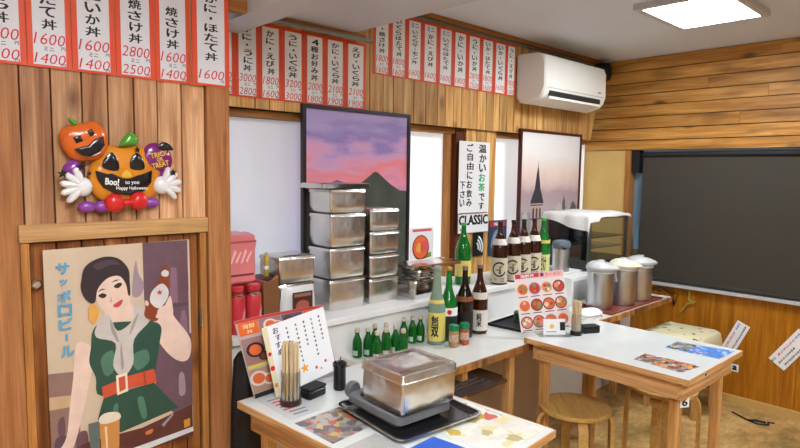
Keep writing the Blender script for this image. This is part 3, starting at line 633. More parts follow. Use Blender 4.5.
# ================================================================== BEER POSTER (flat print)
PO = MB().box(0, .448, -.0012, 0, 0, .68).build('beer_poster', mat('poster_cream', '#cfb9a2', .45, coat=.25, mottle=.1, mscale=5), None, (.423, 1.991, .605), (0, math.radians(-.3), 0), ang=0)
tag(PO, 'vintage style poster of a woman in a green dress holding a beer bottle', 'poster')
def pp(px, py):
    xl = 43 + .041 * (py - 252); xr = 190 + .012 * (py - 243); t_ = (px - xl) / (xr - xl); u = 5603 / (984 - 147 * t_) - 5.694
    yt = 252 - .061 * (px - 43); yb = 453 - .125 * (px - 51); v = (py - yt) / (yb - yt)
    return (u * .448, (1 - v) * .68)
LAY = [-.0016]
def art(name, shapes, mats, parent=PO):
    mb = MB()
    for pts, m, sm in shapes:
        LAY[0] -= .00008
        q = [pp(*p) for p in pts]; q = smooth(q, 4) if sm else q
        mb.poly(q, LAY[0], m)
    return mb.build(name, mats, parent, ang=0)
def z1(l): return [(40 + x / 4.27, 240 + y / 4.27) for x, y in l]
def z2(l): return [(40 + x / 4.15, 340 + y / 4.15) for x, y in l]
pm = lambda n, c: mat('print_' + n, c, .45, coat=.25, mottle=.10, mscale=22)
art('background_print', [
    (z1([(440, 25), (632, 15), (638, 440), (640, 470), (470, 470), (445, 250)]), 0, False),
    (z2([(470, -10), (628, -10), (630, 300), (560, 330), (480, 240)]), 0, False),
    (z2([(30, 100), (150, 100), (170, 440), (45, 445)]), 1, False),
    (z2([(35, 190), (140, 190), (140, 235), (35, 240)]), 2, False),
    (z1([(560, 130), (585, 130), (590, 280), (555, 280)]), 3, False), (z1([(600, 80), (628, 78), (634, 255), (600, 258)]), 4, True), (z1([(400, 150), (412, 95), (422, 150), (445, 195), (430, 240), (395, 240)]), 5, True),
    (z1([(480, 290), (635, 280), (636, 296), (480, 306)]), 6, False), (z1([(560, 330), (580, 320), (590, 440), (555, 440)]), 4, True), (z1([(602, 330), (622, 325), (630, 440), (600, 440)]), 3, True),
    (z2([(70, 290), (95, 270), (100, 340), (75, 345)]), 4, True), (z2([(150, 350), (190, 340), (195, 420), (150, 420)]), 4, True), (z2([(60, 355), (110, 350), (115, 430), (60, 432)]), 6, True), (z2([(575, 160), (595, 160), (600, 240), (575, 245)]), 5, True)],
    [pm('plum', '#6b4f5c'), pm('dusk', '#8f7068'), pm('straw', '#c9a884'), pm('bottle_violet', '#8a6678'), pm('bottle_dark', '#6a4a56'), pm('bottle_grey', '#a08a98'), pm('shelf', '#5b4254')])
art('counter_print', [(z2([(20, 445), (185, 385), (420, 360), (628, 295), (630, 430), (330, 470), (45, 490)]), 0, False), (z2([(330, 448), (630, 392), (632, 412), (335, 475)]), 1, False),
    (z2([(435, 380), (462, 372), (460, 388), (436, 392)]), 2, True), (z2([(500, 360), (545, 322), (550, 326), (508, 372)]), 3, False), (z2([(592, 358), (618, 352), (618, 386), (594, 392)]), 4, False)],
    [pm('counter_red', '#5d2f2c'), pm('poster_white', '#d8d8dc'), pm('ember', '#cf7a3a'), pm('silver', '#9a94a0'), pm('stamp', '#cf9334')])
SK = pm('skin', '#e6c8ba'); DR = pm('dress', '#284d42'); DR2 = pm('dress_light', '#4d7a68')
art('arms_and_neck', [
    (z2([(150, -10), (215, 10), (222, 60), (205, 130), (185, 220), (150, 350), (130, 410), (140, 450), (50, 450), (70, 405), (105, 350), (120, 230), (135, 120)]), 0, True),
    (z1([(495, 345), (560, 330), (580, 350), (640, 440), (636, 520), (600, 535), (550, 500), (500, 430), (480, 370)]), 0, True),
    (z1([(285, 290), (390, 270), (395, 360), (330, 430), (280, 360)]), 0, True)], [SK])
art('dress', [
    (z1([(215, 440), (225, 370), (275, 345), (460, 350), (515, 375), (510, 440), (490, 560), (470, 590), (260, 640), (235, 560), (208, 500)]), 0, True),
    (z2([(262, 210), (470, 180), (520, 240), (570, 300), (330, 365), (235, 300)]), 0, False),
    (z2([(250, 60), (300, 30), (310, 100), (270, 130)]), 1, True), (z2([(380, 60), (440, 40), (450, 90), (400, 120)]), 1, True), (z2([(400, 240), (425, 235), (440, 310), (420, 320)]), 1, True), (z2([(300, 260), (320, 250), (315, 340), (300, 345)]), 1, True)], [DR, DR2])
art('scarf', [(z1([(240, 355), (290, 310), (330, 380), (395, 340), (400, 280), (455, 300), (470, 345), (400, 420), (395, 520), (350, 570), (310, 520), (320, 430), (240, 400)]), 0, True),
    (z1([(300, 330), (320, 380), (335, 420), (325, 420), (300, 370)]), 1, True), (z1([(420, 310), (400, 370), (380, 400), (390, 360)]), 1, True), (z1([(345, 430), (355, 520), (345, 540), (340, 470)]), 1, True)], [pm('scarf_white', '#c9c0bc'), pm('scarf_shade', '#a39894')])
art('belt', [(z2([(252, 172), (360, 140), (470, 122), (482, 178), (370, 190), (260, 218)]), 0, False), (z2([(425, 128), (430, 128), (436, 184), (431, 186)]), 2, False)
    , (z2([(312, 132), (358, 124), (362, 200), (316, 212)]), 1, False), (z2([(322, 142), (350, 136), (352, 190), (326, 200)]), 0, False)], [pm('belt_red', '#cf5238'), pm('buckle', '#e6dcc6'), pm('belt_dark', '#9a3628')])
art('face', [(z1([(235, 210), (260, 155), (330, 140), (375, 190), (385, 250), (375, 300), (340, 325), (290, 310), (250, 270)]), 0, True)], [SK])
art('hair', [(z1([(176, 170), (195, 115), (265, 80), (335, 86), (378, 130), (383, 180), (385, 232), (376, 236), (366, 190), (340, 158), (300, 160), (268, 180), (244, 212), (236, 255), (218, 262), (190, 240), (174, 205)]), 0, True), (z1([(230, 110), (300, 90), (345, 110), (300, 112), (250, 130)]), 1, True)], [pm('hair_dark', '#33262e'), pm('hair_sheen', '#4a3a46')])
E_ = pm('eye', '#2a2024')
art('eye', [(z1([(248, 234), (262, 224), (276, 226), (284, 234), (268, 244)]), 0, True)], [E_]); art('eye', [(z1([(314, 200), (326, 188), (342, 184), (350, 191), (334, 206)]), 0, True)], [E_])
art('eyebrow', [(z1([(246, 218), (262, 206), (280, 208), (264, 211)]), 0, True)], [E_]); art('eyebrow', [(z1([(306, 182), (322, 172), (340, 172), (324, 177)]), 0, True)], [E_])
art('nose', [(z1([(300, 236), (308, 256), (300, 262), (294, 258), (300, 252)]), 0, True)], [pm('nose_line', '#cf9f8e')])
art('lips', [(z1([(310, 276), (330, 262), (352, 252), (346, 272), (328, 284)]), 0, True)], [pm('lip', '#c4484a')])
art('earring', [(z1([(206, 285), (225, 262), (250, 290), (245, 320), (225, 345), (208, 325)]), 0, True)], [pm('earring', '#dba24e')])
art('held_bottle', [
    (z1([(443, 318), (470, 240), (495, 195), (515, 165), (527, 120), (548, 122), (546, 150), (552, 200), (540, 250), (520, 300), (500, 348), (470, 345)]), 0, True),
    (z1([(470, 270), (478, 225), (520, 195), (548, 225), (540, 265), (505, 298)]), 1, True), (z1([(517, 152), (532, 138), (550, 148), (545, 165), (525, 165)]), 1, True)],
    [pm('bottle_brown', '#8a3c22'), pm('bottle_label', '#d4cfcf')])
mb = MB(); c = pp(*z1([(510, 232)])[0]); LAY[0] -= .0001; mb.poly(star(c[0], c[1], .011), LAY[0]); mb.build('red_star', pm('star_red', '#cc3a44'), PO, ang=0)
art('fingers', [(z1([(528, 300), (545, 262), (556, 250), (564, 285), (566, 330), (540, 350), (515, 352)]), 0, True), (z1([(505, 300), (530, 288), (540, 300), (525, 318), (500, 322)]), 0, True), (z1([(498, 322), (525, 312), (535, 326), (515, 338), (494, 338)]), 0, True), (z1([(450, 262), (462, 270), (460, 285), (448, 280)]), 0, True)], [SK])
art('beer_glasses', [(z2([(195, 310), (240, 305), (245, 448), (205, 450)]), 0, False), (z2([(240, 300), (325, 290), (322, 440), (250, 450)]), 1, False), (z2([(238, 300), (255, 280), (290, 275), (322, 282), (328, 305), (290, 318), (250, 318)]), 2, True), (z2([(262, 330), (272, 330), (276, 420), (268, 420)]), 3, False)], [pm('empty_glass', '#5f6a68'), pm('beer', '#c98a4c'), pm('foam', '#e0d2c0'), pm('beer_glint', '#e8c79a')])
mb = MB()
for i, ch in enumerate('サッポロビール'):
    ch2 = '｜' if ch == 'ー' else ch
    px, py = (62.5, 268.5) if i == 0 else (62.5 + i * .7, 268.5 + i * 12.6)
    x, z = pp(px, py)
    if ch == 'ー': mb.poly([(x - .004, z - .010), (x + .004, z - .012), (x + .0035, z + .012), (x - .003, z + .012)], LAY[0] - .0003)
    else: text(mb, ch2, x, z, (.020 if ch == 'ッ' else .006 if ch == 'ー' else .035), (.018 if ch in 'ッー' else .034), LAY[0] - .0003, bold=.028)
mb.build('lettering', pm('poster_blue', '#5ea2c8'), PO, ang=0)

# ================================================================== COUNTER AND TABLES
CZ = .72
t = thing('counter', 'long white topped counter with a wooden edge below the window sill', 'counter', (1.555, 1.575, 0))
mb = MB(); mb.box(0, 2.47, .012, .422, CZ - .03, CZ, bev=.003); mb.build('counter_top', M_counter, t)
mb = MB(); x = 0
while x < 2.469:
    d = min(random.uniform(.03, .075), 2.47 - x); mb.box(x, x + d - .0006, 0, .0115, CZ - .034, CZ - .003); x += d
mb.build('edge_strip', M_bamboo, t, ang=0)
mb = MB(); mb.box(0.01, .74, .06, .42, .535, .55); mb.build('shelf', M_cardd, t, ang=0)
for x in (.03, .385, .735, 1.5, 2.33):
    yl = .30 if x > 2 else .05; mb = MB(); mb.box(x - .02, x + .02, yl, yl + .04, 0, CZ - .031); mb.build('leg', M_leg, t, ang=0)
mb = MB(); mb.box(.41, .71, .36, .372, 0.0, .53); mb.build('back_panel', mat('beige_tile', '#c0a78c', .5, mottle=.06), t, ang=0)
mb = MB(); mb.box(.78, 1.45, .36, .372, 0.0, .60); mb.build('back_panel', mat('beige_panel', '#c9b097', .5, mottle=.05), t, ang=0)
mb = MB()
for k in range(5): mb.loft([[(.0 + .004 * k + .003 * math.sin(i * 1.7 + k), y, .0 + .014 * k + (.012 if j else 0)) for i, y in enumerate((0, .09, .18, .27))] + [(.5 - .03 * k + .02 * math.sin(i * 2.1 + k), y, .0 + .014 * k + (.012 if j else 0) + .004 * math.sin(i + k)) for i, y in enumerate((.27, .18, .09, 0))] for j in (0, 1)])
tag(mb.build('folded_bags', mat('bag_grey', '#4a4448', .4, mottle=.35, mscale=20), None, (1.66, 1.62, .5525)), 'flattened dark grey bags stacked on the shelf under the counter', 'bags')
t = thing('cardboard_box', 'brown cardboard box on the floor below the counter shelf', 'box', (1.60, 1.64, 0))
mb = MB(); mb.box(0, .31, 0, .28, 0, .44); mb.build('carton', M_card, t, ang=0)
mb = MB(); mb.box(.06, .16, -.001, 0, .12, .34); mb.build('paper_patch', mat('patch', '#c5a486', .7), t, ang=0)

def table(name, label, loc, rz, w, d, z, num, numside):
    t = thing(name, label, 'table', loc, rz)
    mb = MB(); mb.box(.004, w - .004, .004, d - .004, z - .006, z, bev=.001); mb.build('table_top', M_tabletop, t)
    mb = MB()
    for x0, x1, y0, y1, m in ((0, w, 0, .018, 0), (0, w, d - .018, d, 0), (0, .018, .018, d - .018, 1), (w - .018, w, .018, d - .018, 1)): mb.box(x0, x1, y0, y1, z - .024, z - .0002, m)
    mb.box(.018, w - .018, .018, d - .018, z - .022, z - .0062, 0)
    mb.build('top_edging', [M_tablewood, M_tablewoodY], t, ang=0)
    i = .032
    for x0, x1, y0, y1, m in ((i, w - i, i, i + .022, 0), (i, w - i, d - i - .022, d - i, 0), (i, i + .022, i + .023, d - i - .023, 1), (w - i - .022, w - i, i + .023, d - i - .023, 1)):
        mb = MB(); mb.box(x0, x1, y0, y1, z - .1, z - .0245); mb.build('apron', M_tablewoodY if m else M_tablewood, t, ang=0)
    q = i + .0235
    for x in (q, w - q - .038):
        for y in (q, d - q - .038): mb = MB(); mb.box(x, x + .038, y, y + .038, 0, z - .0245, bev=.002); mb.build('leg', M_leg, t)
    return t
T6 = table('dining_table', 'white topped wooden table numbered 6 with a round stool tucked under it', (2.320, .828, 0), -.018, .592, .765, .75, '6', 0)
T7 = table('dining_table', 'white topped wooden table in the foreground carrying the portable stove', (.99, .895, 0), .065, .563, .885, .75, '07', 0)
def tagplate(parent, loc, s, rot, w_=.042, h_=.042):
    mb = MB(); mb.box(-w_ / 2, w_ / 2, -.001, 0, -h_ / 2, h_ / 2, 0); text(mb, s, 0, 0, w_ * .55, h_ * .7, -.0016, 1, bold=.02); return mb.build('number_tag', [M_paper, M_ink], parent, loc, rot, ang=0)
tagplate(T6, (.078, .042, .632), '6', (0, 0, -.5), .042, .044)
tagplate(T6, (.16, .0, .738), '1', (0, 0, 0), .022, .016)
tagplate(T7, (.5, .0310, .70), '07', (0, 0, 0), .05, .05)

# printed sheets under table covers
def sheet(pts, z, m, label, cat='menu sheet', extra=None, name='menu_sheet'):
    cx = sum(p[0] for p in pts) / len(pts); cy = sum(p[1] for p in pts) / len(pts)
    q = [(p[0] - cx, p[1] - cy) for p in pts]
    a = sum(q[i][0] * q[(i + 1) % len(q)][1] - q[(i + 1) % len(q)][0] * q[i][1] for i in range(len(q)))
    if a < 0: q = q[::-1]
    mb = MB(); mb.loft([[(x, y, 0) for x, y in q], [(x, y, .0008) for x, y in q]]); o = mb.build(name, m, None, (cx, cy, z + .0003), ang=0); tag(o, label, cat); return o
FOOD1 = photo_print('print_food', ['#d9762c', '#1c1a20', '#9a9aa2', '#e09a48', '#2c2a30', '#c8c4c6', '#a8481c', '#77757c'], 62)
FOOD2 = photo_print('print_blue', ['#3f86dc', '#4a90e0', '#3f86dc', '#b7cbe8', '#4a90e0', '#b4504a', '#3a78cc', '#4a90e0'], 60)
FOOD2G = photo_print('print_green', ['#58704a', '#8a8f96', '#b86a50', '#3e4a50', '#c9c4b8', '#6a7a8a'], 70)
FOOD3 = photo_print('print_pale', ['#d9d6cc', '#c94a44', '#dccf9c', '#e4e0d8', '#b8a87a', '#d8c8c4', '#e0dccc', '#c8a840', '#dcd9d4', '#dad4cc', '#e2dfda'], 26)
FOOD4 = photo_print('print_grey_food', ['#8c8a90', '#b4a694', '#6a6468', '#c2584c', '#d0b060', '#54525a', '#a8a4a4', '#8e7a6a'], 40)
sheet([(2.386, .884), (2.417, 1.091), (2.529, 1.093), (2.532, .862)], .75, FOOD1, 'strip of dark food photographs nearest the front edge of table 6')
o = sheet([(2.697, .845), (2.693, 1.072), (2.83, 1.056), (2.872, .84)], .75, FOOD2, 'bright blue printed sheet at the far right corner of table 6')
MB().box(-.07, .06, .03, .12, .0009, .0013).build('green_photo', FOOD2G, o, ang=0)
o = sheet([(.985, 1.53), (.99, 1.76), (1.12, 1.755), (1.105, 1.53)], .75, mat('sheet_grey', '#c6c8cc', .3, coat=.5), 'pale grey sheet with red writing at the back corner of the foreground table')
mb = MB()
for k in range(7): mb.box(-.045 + random.uniform(0, .01), .0 + random.uniform(0, .04), .06 - k * .025, .068 - k * .025, .0009, .0013, 0 if k in (1, 2, 4) else 1)
mb.build('written_lines', [M_redink, mat('pencil', '#77787e', .6)], o, ang=0)
sheet([(.985, 1.31), (.98, 1.50), (1.16, 1.51), (1.17, 1.33)], .75, FOOD4, 'grey food photo sheet beside the stove tray')
sheet([(1.0, 1.02), (.995, 1.27), (1.12, 1.28), (1.13, 1.03)], .75, mat('silver_pouch', '#b9b8b6', .18, coat=.8, bump=.4, bscale=30), 'shiny silver plastic wrapped sheet at the front left of the foreground table', name='plastic_sheet')
sheet([(1.115, .96), (1.09, 1.14), (1.235, 1.15), (1.26, .97)], .75, mat('blue_sheet', '#2358c0', .35, coat=.4), 'deep blue sheet in front of the stove tray')
sheet([(1.30, .945), (1.26, 1.12), (1.45, 1.30), (1.505, 1.28), (1.53, .955)], .75, FOOD3, 'pale floral printed sheet at the right edge of the foreground table')

# ================================================================== STOOLS
t = thing('round_stool', 'round bentwood stool in front, pushed under the left side of table 6', 'stool', (2.476, 1.391, 0), .75)
STS = t
def stool(t):
    mb = MB(); mb.lathe([(.0, .418), (.158, .418), (.166, .424), (.166, .436), (.16, .441), (0, .442)], n=40); mb.build('seat', M_stool, t)
    for k in range(4):
        a = -PI / 2 + k * PI / 2; c, s_ = math.cos(a), math.sin(a)
        pts = [(.05, .409)] + [(.125, .4085), (.148, .404), (.163, .392), (.171, .372), (.174, .34), (.176, .2), (.178, 0)]
        mb = MB(); W = .022; rings = []
        for i, (r_, z_) in enumerate(pts):
            p0 = pts[max(i - 1, 0)]; p1 = pts[min(i + 1, len(pts) - 1)]; d = Vector((p1[0] - p0[0], p1[1] - p0[1])).normalized(); nrm = Vector((-d.y, d.x)) * .009
            ring = []
            for sgn, wv in ((1, W), (1, -W), (-1, -W), (-1, W)):
                rr = r_ + nrm.x * sgn; zz_ = max(0, z_ + nrm.y * sgn); ring.append((rr * c - wv * s_, rr * s_ + wv * c, zz_))
            rings.append(ring)
        mb.loft(rings); mb.build('leg', M_stool, t)
stool(t)
dup(STS, (3.06, 1.22, 0), .25, 'round bentwood stool half hidden behind the right legs of table 6')

# ================================================================== STEEL BOXES
def rr_ring(w, d, r, z, n=5, cx=0, cy=0): return [(p[0], p[1], z) for p in rrect(cx - w / 2, cx + w / 2, cy - d / 2, cy + d / 2, r, n)]
def steel_box(label, loc, w, d, h, rz=0, lid=.02, group=None, dome=.004, m=None, name='steel_box'):
    m = m or M_steel2
    t = thing(name, label, 'metal box', loc, rz, group)
    r = .010; b = h - lid
    mb = MB(); g = .012; mb.loft([rr_ring(w - g - .012, d - g - .012, r, 0), rr_ring(w - g - .004, d - g - .004, r, .005), rr_ring(w - g + .002, d - g + .002, r, b * .35), rr_ring(w - g + .002, d - g + .002, r, b * .7), rr_ring(w - g, d - g, r, b)]); mb.build('body', m, t)
    mb = MB(); r2 = .014; mb.loft([rr_ring(w - .007, d - .007, r2, b + .0003), rr_ring(w, d, r2, b + .001), rr_ring(w + .001, d + .001, r2, b + .004), rr_ring(w - .002, d - .002, r2, b + .007), rr_ring(w - .003, d - .003, r2, h - dome - .005), rr_ring(w - .006, d - .006, r2, h - dome - .001), rr_ring(w - .016, d - .016, r2, h - dome), rr_ring(w - .028, d - .028, r2, h - dome - .003), rr_ring(w - .044, d - .044, r2, h - dome - .002), rr_ring(w - .06, d - .06, r2, h), rr_ring(w * .45, d * .45, r2, h - dome * .3)]); mb.build('lid', m, t)
    return t
G = 'steel boxes in the tall left stack'; SB = .9
zs = [.9, 1.046, 1.19, 1.345, 1.455]
lb = ['bottom steel box of the tall left stack on the sill', 'second steel box from the bottom of the tall left stack', 'third steel box from the bottom of the tall left stack, square and dented', 'small steel box at the top of the tall left stack']
for i in range(4): steel_box(lb[i], (1.662 + random.uniform(-.002, .002), 2.186, zs[i] + .0006), .212, .182, zs[i + 1] - zs[i] - .001, group=G)
t = thing('flat_steel_lid', 'loose flat steel lid lying across the top of the tall left stack', 'lid', (1.655, 2.185, 1.4565), .07)  # a loose lid, not a tray
mb = MB(); mb.loft([rr_ring(.29, .172, .015, 0), rr_ring(.29, .172, .015, .018), rr_ring(.28, .162, .012, .022), rr_ring(.25, .14, .01, .019)]); mb.build('panel', M_steel, t)
mb = MB(); mb.loft([rr_ring(.294, .176, .016, .002), rr_ring(.294, .176, .016, .006), rr_ring(.291, .173, .016, .006), rr_ring(.291, .173, .016, .002)], closed=True); mb.build('rim', M_chrome, t)
zs = [.9, 1.024, 1.138, 1.251, 1.36]; G = 'steel boxes in the narrow right stack'
lb = ['bottom steel box of the narrow right stack on the sill', 'second steel box from the bottom of the narrow right stack', 'third steel box from the bottom of the narrow right stack', 'top steel box of the narrow right stack against the sunset picture']
for i in range(4): steel_box(lb[i], (1.893, 2.186, zs[i] + .0006), .196, .17, zs[i + 1] - zs[i] - .001, group=G)
steel_box('upper small steel box beside the red cans, under the white board', (1.378, 2.165, 1.0606), .19, .17, .115)
steel_box('lower small steel box behind the white snack bag', (1.378, 2.175, .9006), .19, .17, .159, m=M_steel)
steel_box('low steel box on the sill right of the narrow stack, reflecting green', (2.11, 2.10, .9006), .17, .15, .098, m=M_steel)
steel_box('flat steel box resting on the low box beside the salmon poster', (2.13, 2.10, .9995), .15, .14, .05, m=M_steel)
t = thing('flat_steel_lid', 'thin wide steel lid sticking out over the sake bottles', 'lid', (2.21, 2.12, 1.0505), -.04)  # second loose lid, also not a tray
mb = MB(); mb.loft([rr_ring(.36, .16, .015, 0), rr_ring(.36, .16, .015, .014), rr_ring(.35, .15, .012, .017), rr_ring(.32, .13, .01, .014)]); mb.build('panel', M_steel, t)
mb = MB(); mb.loft([rr_ring(.364, .164, .016, .001), rr_ring(.364, .164, .016, .004), rr_ring(.361, .161, .016, .004), rr_ring(.361, .161, .016, .001)], closed=True); mb.build('rim', M_chrome, t)

# ================================================================== LEFT END OF THE SILL: CANS, PACKS
M_can = mat('can_red', '#c3353c', .3, coat=.4); M_canl = mat('can_pink', '#dd8d8f', .4)
def gas_can(label, loc):
    t = thing('gas_can', label, 'can', loc, .6, 'red gas canisters at the left end of the sill')
    mb = MB(); mb.lathe([(.026, 0), (.030, .003), (.031, .008), (.031, .142), (.029, .147), (.024, .158), (.014, .163)], n=20); mb.build('body', M_can, t)
    mb = MB(); mb.lathe([(.0135, .1632), (.026, .165), (.027, .182), (.02, .187), (0, .187)], n=18); mb.build('cap', M_can, t)
    mb = MB(); mb.lathe([(.0245, .1482), (.0305, .149), (.0306, .153), (.0247, .158)], n=20); mb.build('rim', M_chrome, t)
    mb = MB(); [wrap_poly(mb, [(-.02 + .009 * k, .03 + .012 * k), (-.012 + .009 * k, .03 + .012 * k), (.0 + .006 * k, .085 + .008 * k), (-.006 + .006 * k, .09 + .008 * k)], .0314) for k in range(3)]; mb.build('pale_print', M_canl, t, ang=0)
    return t
c0 = gas_can('red gas canister right beside the corner post', (1.079, 2.05, .9004))
dup(c0, (1.150, 2.05, .9004), .6, 'red gas canister second from the corner post')
# pack frame the upper carton stands on
t = thing('canister_carton', 'open red carton holding the gas canisters, right of them', 'carton', (1.115, 2.12, .9))
mb = MB(); mb.box(-.085, .088, .0, .006, 0.0005, .185, 0); mb.box(.085, .091, -.075, 0, .0005, .19, 1); mb.box(.0835, .0845, -.06, .0, .0005, .16, 0); mb.build('carton_side', [M_can, mat('carton_pink', '#cf6a6c', .6)], t, ang=0)
mb = MB(); mb.box(-.085, .09, -.0, .08, .187, .192); mb.build('carton_top', M_can, t, ang=0)
t = thing('canister_pack', 'pink wrapped pack of gas canisters on top of the red cans', 'pack', (1.10, 2.125, 1.0935))
mb = MB(); mb.box(-.072, .062, -.078, .078, 0, .19, bev=.014); mb.build('pack_body', mat('pack_pink', '#d9797c', .4, mottle=.1, coat=.4), t)
mb = MB(); [mb.poly([(-.05 + .022 * k, .08 + .01 * (k % 2)), (-.043 + .022 * k, .08), (-.022 + .022 * k, .125), (-.03 + .022 * k, .135 - .012 * (k % 2))], -.0792) for k in range(4)]; mb.build('white_print', mat('pack_pale', '#ebb4b4', .5), t, ang=0)
mb = MB(); mb.box(-.06, .05, -.0793, -.0788, .03, .038); mb.build('dark_print', mat('pack_dark', '#6b3038', .5), t, ang=0)
mb = MB(); mb.box(-.072, .062, -.0788, -.0784, .158, .166); mb.build('seam', mat('pack_seam', '#a9484e', .5), t, ang=0)
t = thing('hand_fan', 'dark round fan with a pale edge behind the pink pack', 'fan', (1.20, 2.215, 1.094))
mb = MB(); mb.lathe([(0, 0), (.048, 0), (.048, .005), (0, .005)], 0, tf((0, 0, .13), rx=PI / 2), 24); mb.build('disc', mat('fan_navy', '#20202e', .4), t)
mb = MB(); mb.lathe([(.049, 0), (.053, 0), (.053, .006), (.049, .006)], 0, tf((0, .0005, .13), rx=PI / 2), 24); mb.build('rim', mat('fan_rim', '#c090b0', .4), t)
mb = MB(); mb.box(-.006, .006, -.004, .002, 0, .076); mb.build('handle', M_card, t, ang=0)
t = thing('yellow_tube', 'small yellow tube upright beside the round fan', 'tube', (1.255, 2.13, 1.094))
mb = MB(); mb.lathe([(.009, 0), (.011, .004), (.011, .08), (.006, .09), (.006, .1), (0, .1)], n=14); mb.build('tube_body', mat('tube_yellow', '#b7a13a', .4), t)
mb = MB(); mb.lathe([(.0115, .03), (.0115, .045)], n=14); mb.build('band', M_paper, t)
t = thing('storage_box', 'dark red storage box behind the brown paper envelope', 'box', (1.238, 2.14, .9))
mb = MB(); mb.box(-.028, .04, -.045, .08, 0, .19, bev=.004); mb.build('carton', mat('maroon_box', '#4d1f1d', .5), t)
t = thing('paper_envelope', 'brown kraft paper envelope standing beside the red cans', 'envelope', (1.222, 2.045, .9))
mb = MB(); mb.loft([[(-.034, -.004, 0), (.038, -.004, 0), (.038, .006, 0), (-.034, .006, 0)], [(-.034, -.01, .1), (.038, -.01, .1), (.038, .01, .1), (-.034, .01, .1)], [(-.034, -.003, .185), (.036, -.003, .2), (.036, .003, .2), (-.034, .003, .185)]]); mb.build('envelope_body', mat('kraft', '#7c4f2b', .75, mottle=.08), t)
mb = MB(); mb.prism([(-.036, .184), (.0, .192), (.03, .215), (.038, .199)], -.004, -.0032); mb.build('torn_flap', mat('kraft_l', '#94673c', .75), t, ang=0)
t = thing('snack_bag', 'white pouch with a brown photo label in front of the steel boxes', 'pouch', (1.352, 2.045, .9))
mb = MB(); pr = []
for z_, w_, th in ((0, .075, .02), (.03, .085, .03), (.09, .085, .026), (.135, .08, .012), (.155, .078, .003)): pr.append([(w_ * math.cos(a), th * math.sin(a) * (1 if abs(math.cos(a)) < .9 else .5), z_) for a in [2 * PI * k / 24 for k in range(24)]])
mb.loft(pr); mb.build('pouch_body', mat('foil_pouch', '#d9d9da', .25, coat=.5), t)
mb = MB(); mb.box(-.045, .052, -.033, -.031, .022, .135, 0); mb.poly(smooth([(-.03, .06), (0, .045), (.03, .06), (.03, .09), (0, .1), (-.025, .09)]), -.0335, 1); mb.box(-.038, .045, -.0334, -.033, .115, .128, 2); mb.build('photo_label', [mat('label_brown', '#4a2420', .4), mat('label_meat', '#a8584a', .4), mat('label_tan', '#9a6a58', .5)], t, ang=0)

# ================================================================== BOTTLES
def bottle_prof(R, H, neck_r=.0135, sh=.55, top=.018): # shoulder start fraction
    zs_ = H * sh
    return [(R * .8, 0), (R * .97, .004), (R, .01), (R, zs_), (R * .96, zs_ + H * .05), (R * .8, zs_ + H * .12), (R * .58, zs_ + H * .19), (neck_r * 1.25, zs_ + H * .27), (neck_r, H - top - .02), (neck_r, H - top)]
def tall_bottle(label, loc, rz, R, H, glass, cap_m, group=None, neck=.0135, sh=.55, cat='bottle', name='sake_bottle'):
    t = thing(name, label, cat, loc, rz, group)
    mb = MB(); mb.lathe(bottle_prof(R, H, neck, sh), n=28); mb.build('glass', glass, t)
    mb = MB(); mb.lathe([(neck + .001, H - .0178), (neck + .002, H - .012), (neck + .002, H - .003), (neck, H), (0, H)], n=18); mb.build('cap', cap_m, t)
    return t
def band(t, name, R, z0, z1, m, a=PI * .8): mb = MB(); mb.lathe([(R + .0005, z0), (R + .0005, z1)], 0, tf(rz=-PI / 2), 26, -a, a); return mb.build(name, m, t)
FACE = -.9
M_lab = mat('label_tan_paper', '#cbbfa8', .6); M_yelp = mat('label_yellow', '#dcc968', .6); M_gold = mat('cap_gold', '#c8a04a', .35, metal=.6); M_wcap = mat('cap_white', '#d9d2c8', .5)
# four brown bottles on the sill
G = 'brown sake bottles in a row on the sill'
b0 = tall_bottle('brown sake bottle with round crest label, first from the left on the sill', (2.712, 2.035, .9004), FACE, .047, .362, M_bglass, M_black, G)
band(b0, 'body_label', .047, .012, .155, M_lab, PI * .75)
mb = MB(); R = .0485
for a0 in range(16):
    if a0 in (0, 15, 1): continue
    a = 2 * PI * a0 / 16; b = 2 * PI * (a0 + 1.05) / 16; wrap_poly(mb, [(.034 * math.cos(a), .09 + .034 * math.sin(a)), (.034 * math.cos(b), .09 + .034 * math.sin(b)), (.043 * math.cos(b), .09 + .043 * math.sin(b)), (.043 * math.cos(a), .09 + .043 * math.sin(a))], R, 0)
text(mb, '一品', -.004, .085, .026, .04, 0, 0, bold=.03, line=.9, wrap=.0487); wrap_poly(mb, circ(.014, .108, .008, 10), .0488, 1)
for k in range(3): wrap_poly(mb, [(-.03, .02 + k * .009), (.03, .02 + k * .009), (.03, .024 + k * .009), (-.03, .024 + k * .009)], R, 0)
mb.build('crest_print', [M_ink, mat('gold_dot', '#c99a30', .5)], b0, ang=0)
mb = MB(); mb.lathe([(.0432, .228), (.0385, .244), (.031, .262)], 0, tf(rz=-PI / 2), 20, -1.4, 1.4); mb.build('neck_label', M_wcap, b0)
mb = MB(); mb.box(-.012, .012, -.046, -.044, .237, .244, T=tf(rx=-.35)); mb.build('neck_print', M_ink, b0, ang=0)
for x, s_ in ((2.843, 'second'), (2.946, 'third'), (3.055, 'fourth')): dup(b0, (x, 2.035, .9004), FACE + random.uniform(-.15, .1), 'brown sake bottle with round crest label, %s from the left on the sill' % s_)
b = tall_bottle('slim green bottle with yellow neck label at the right end of the brown bottles', (3.162, 2.04, .9004), FACE, .043, .362, M_gglass2, mat('cap_green', '#3fae4a', .3), None)
band(b, 'body_label', .043, .02, .135, mat('label_lime', '#cfd08c', .6)); band(b, 'neck_band', .0425, .205, .226, M_yelp)
mb = MB(); text(mb, 'さけ', 0, .08, .035, .085, 0, 0, bold=.03, wrap=.0445, line=.9); mb.build('brush_print', M_ink, b, ang=0)
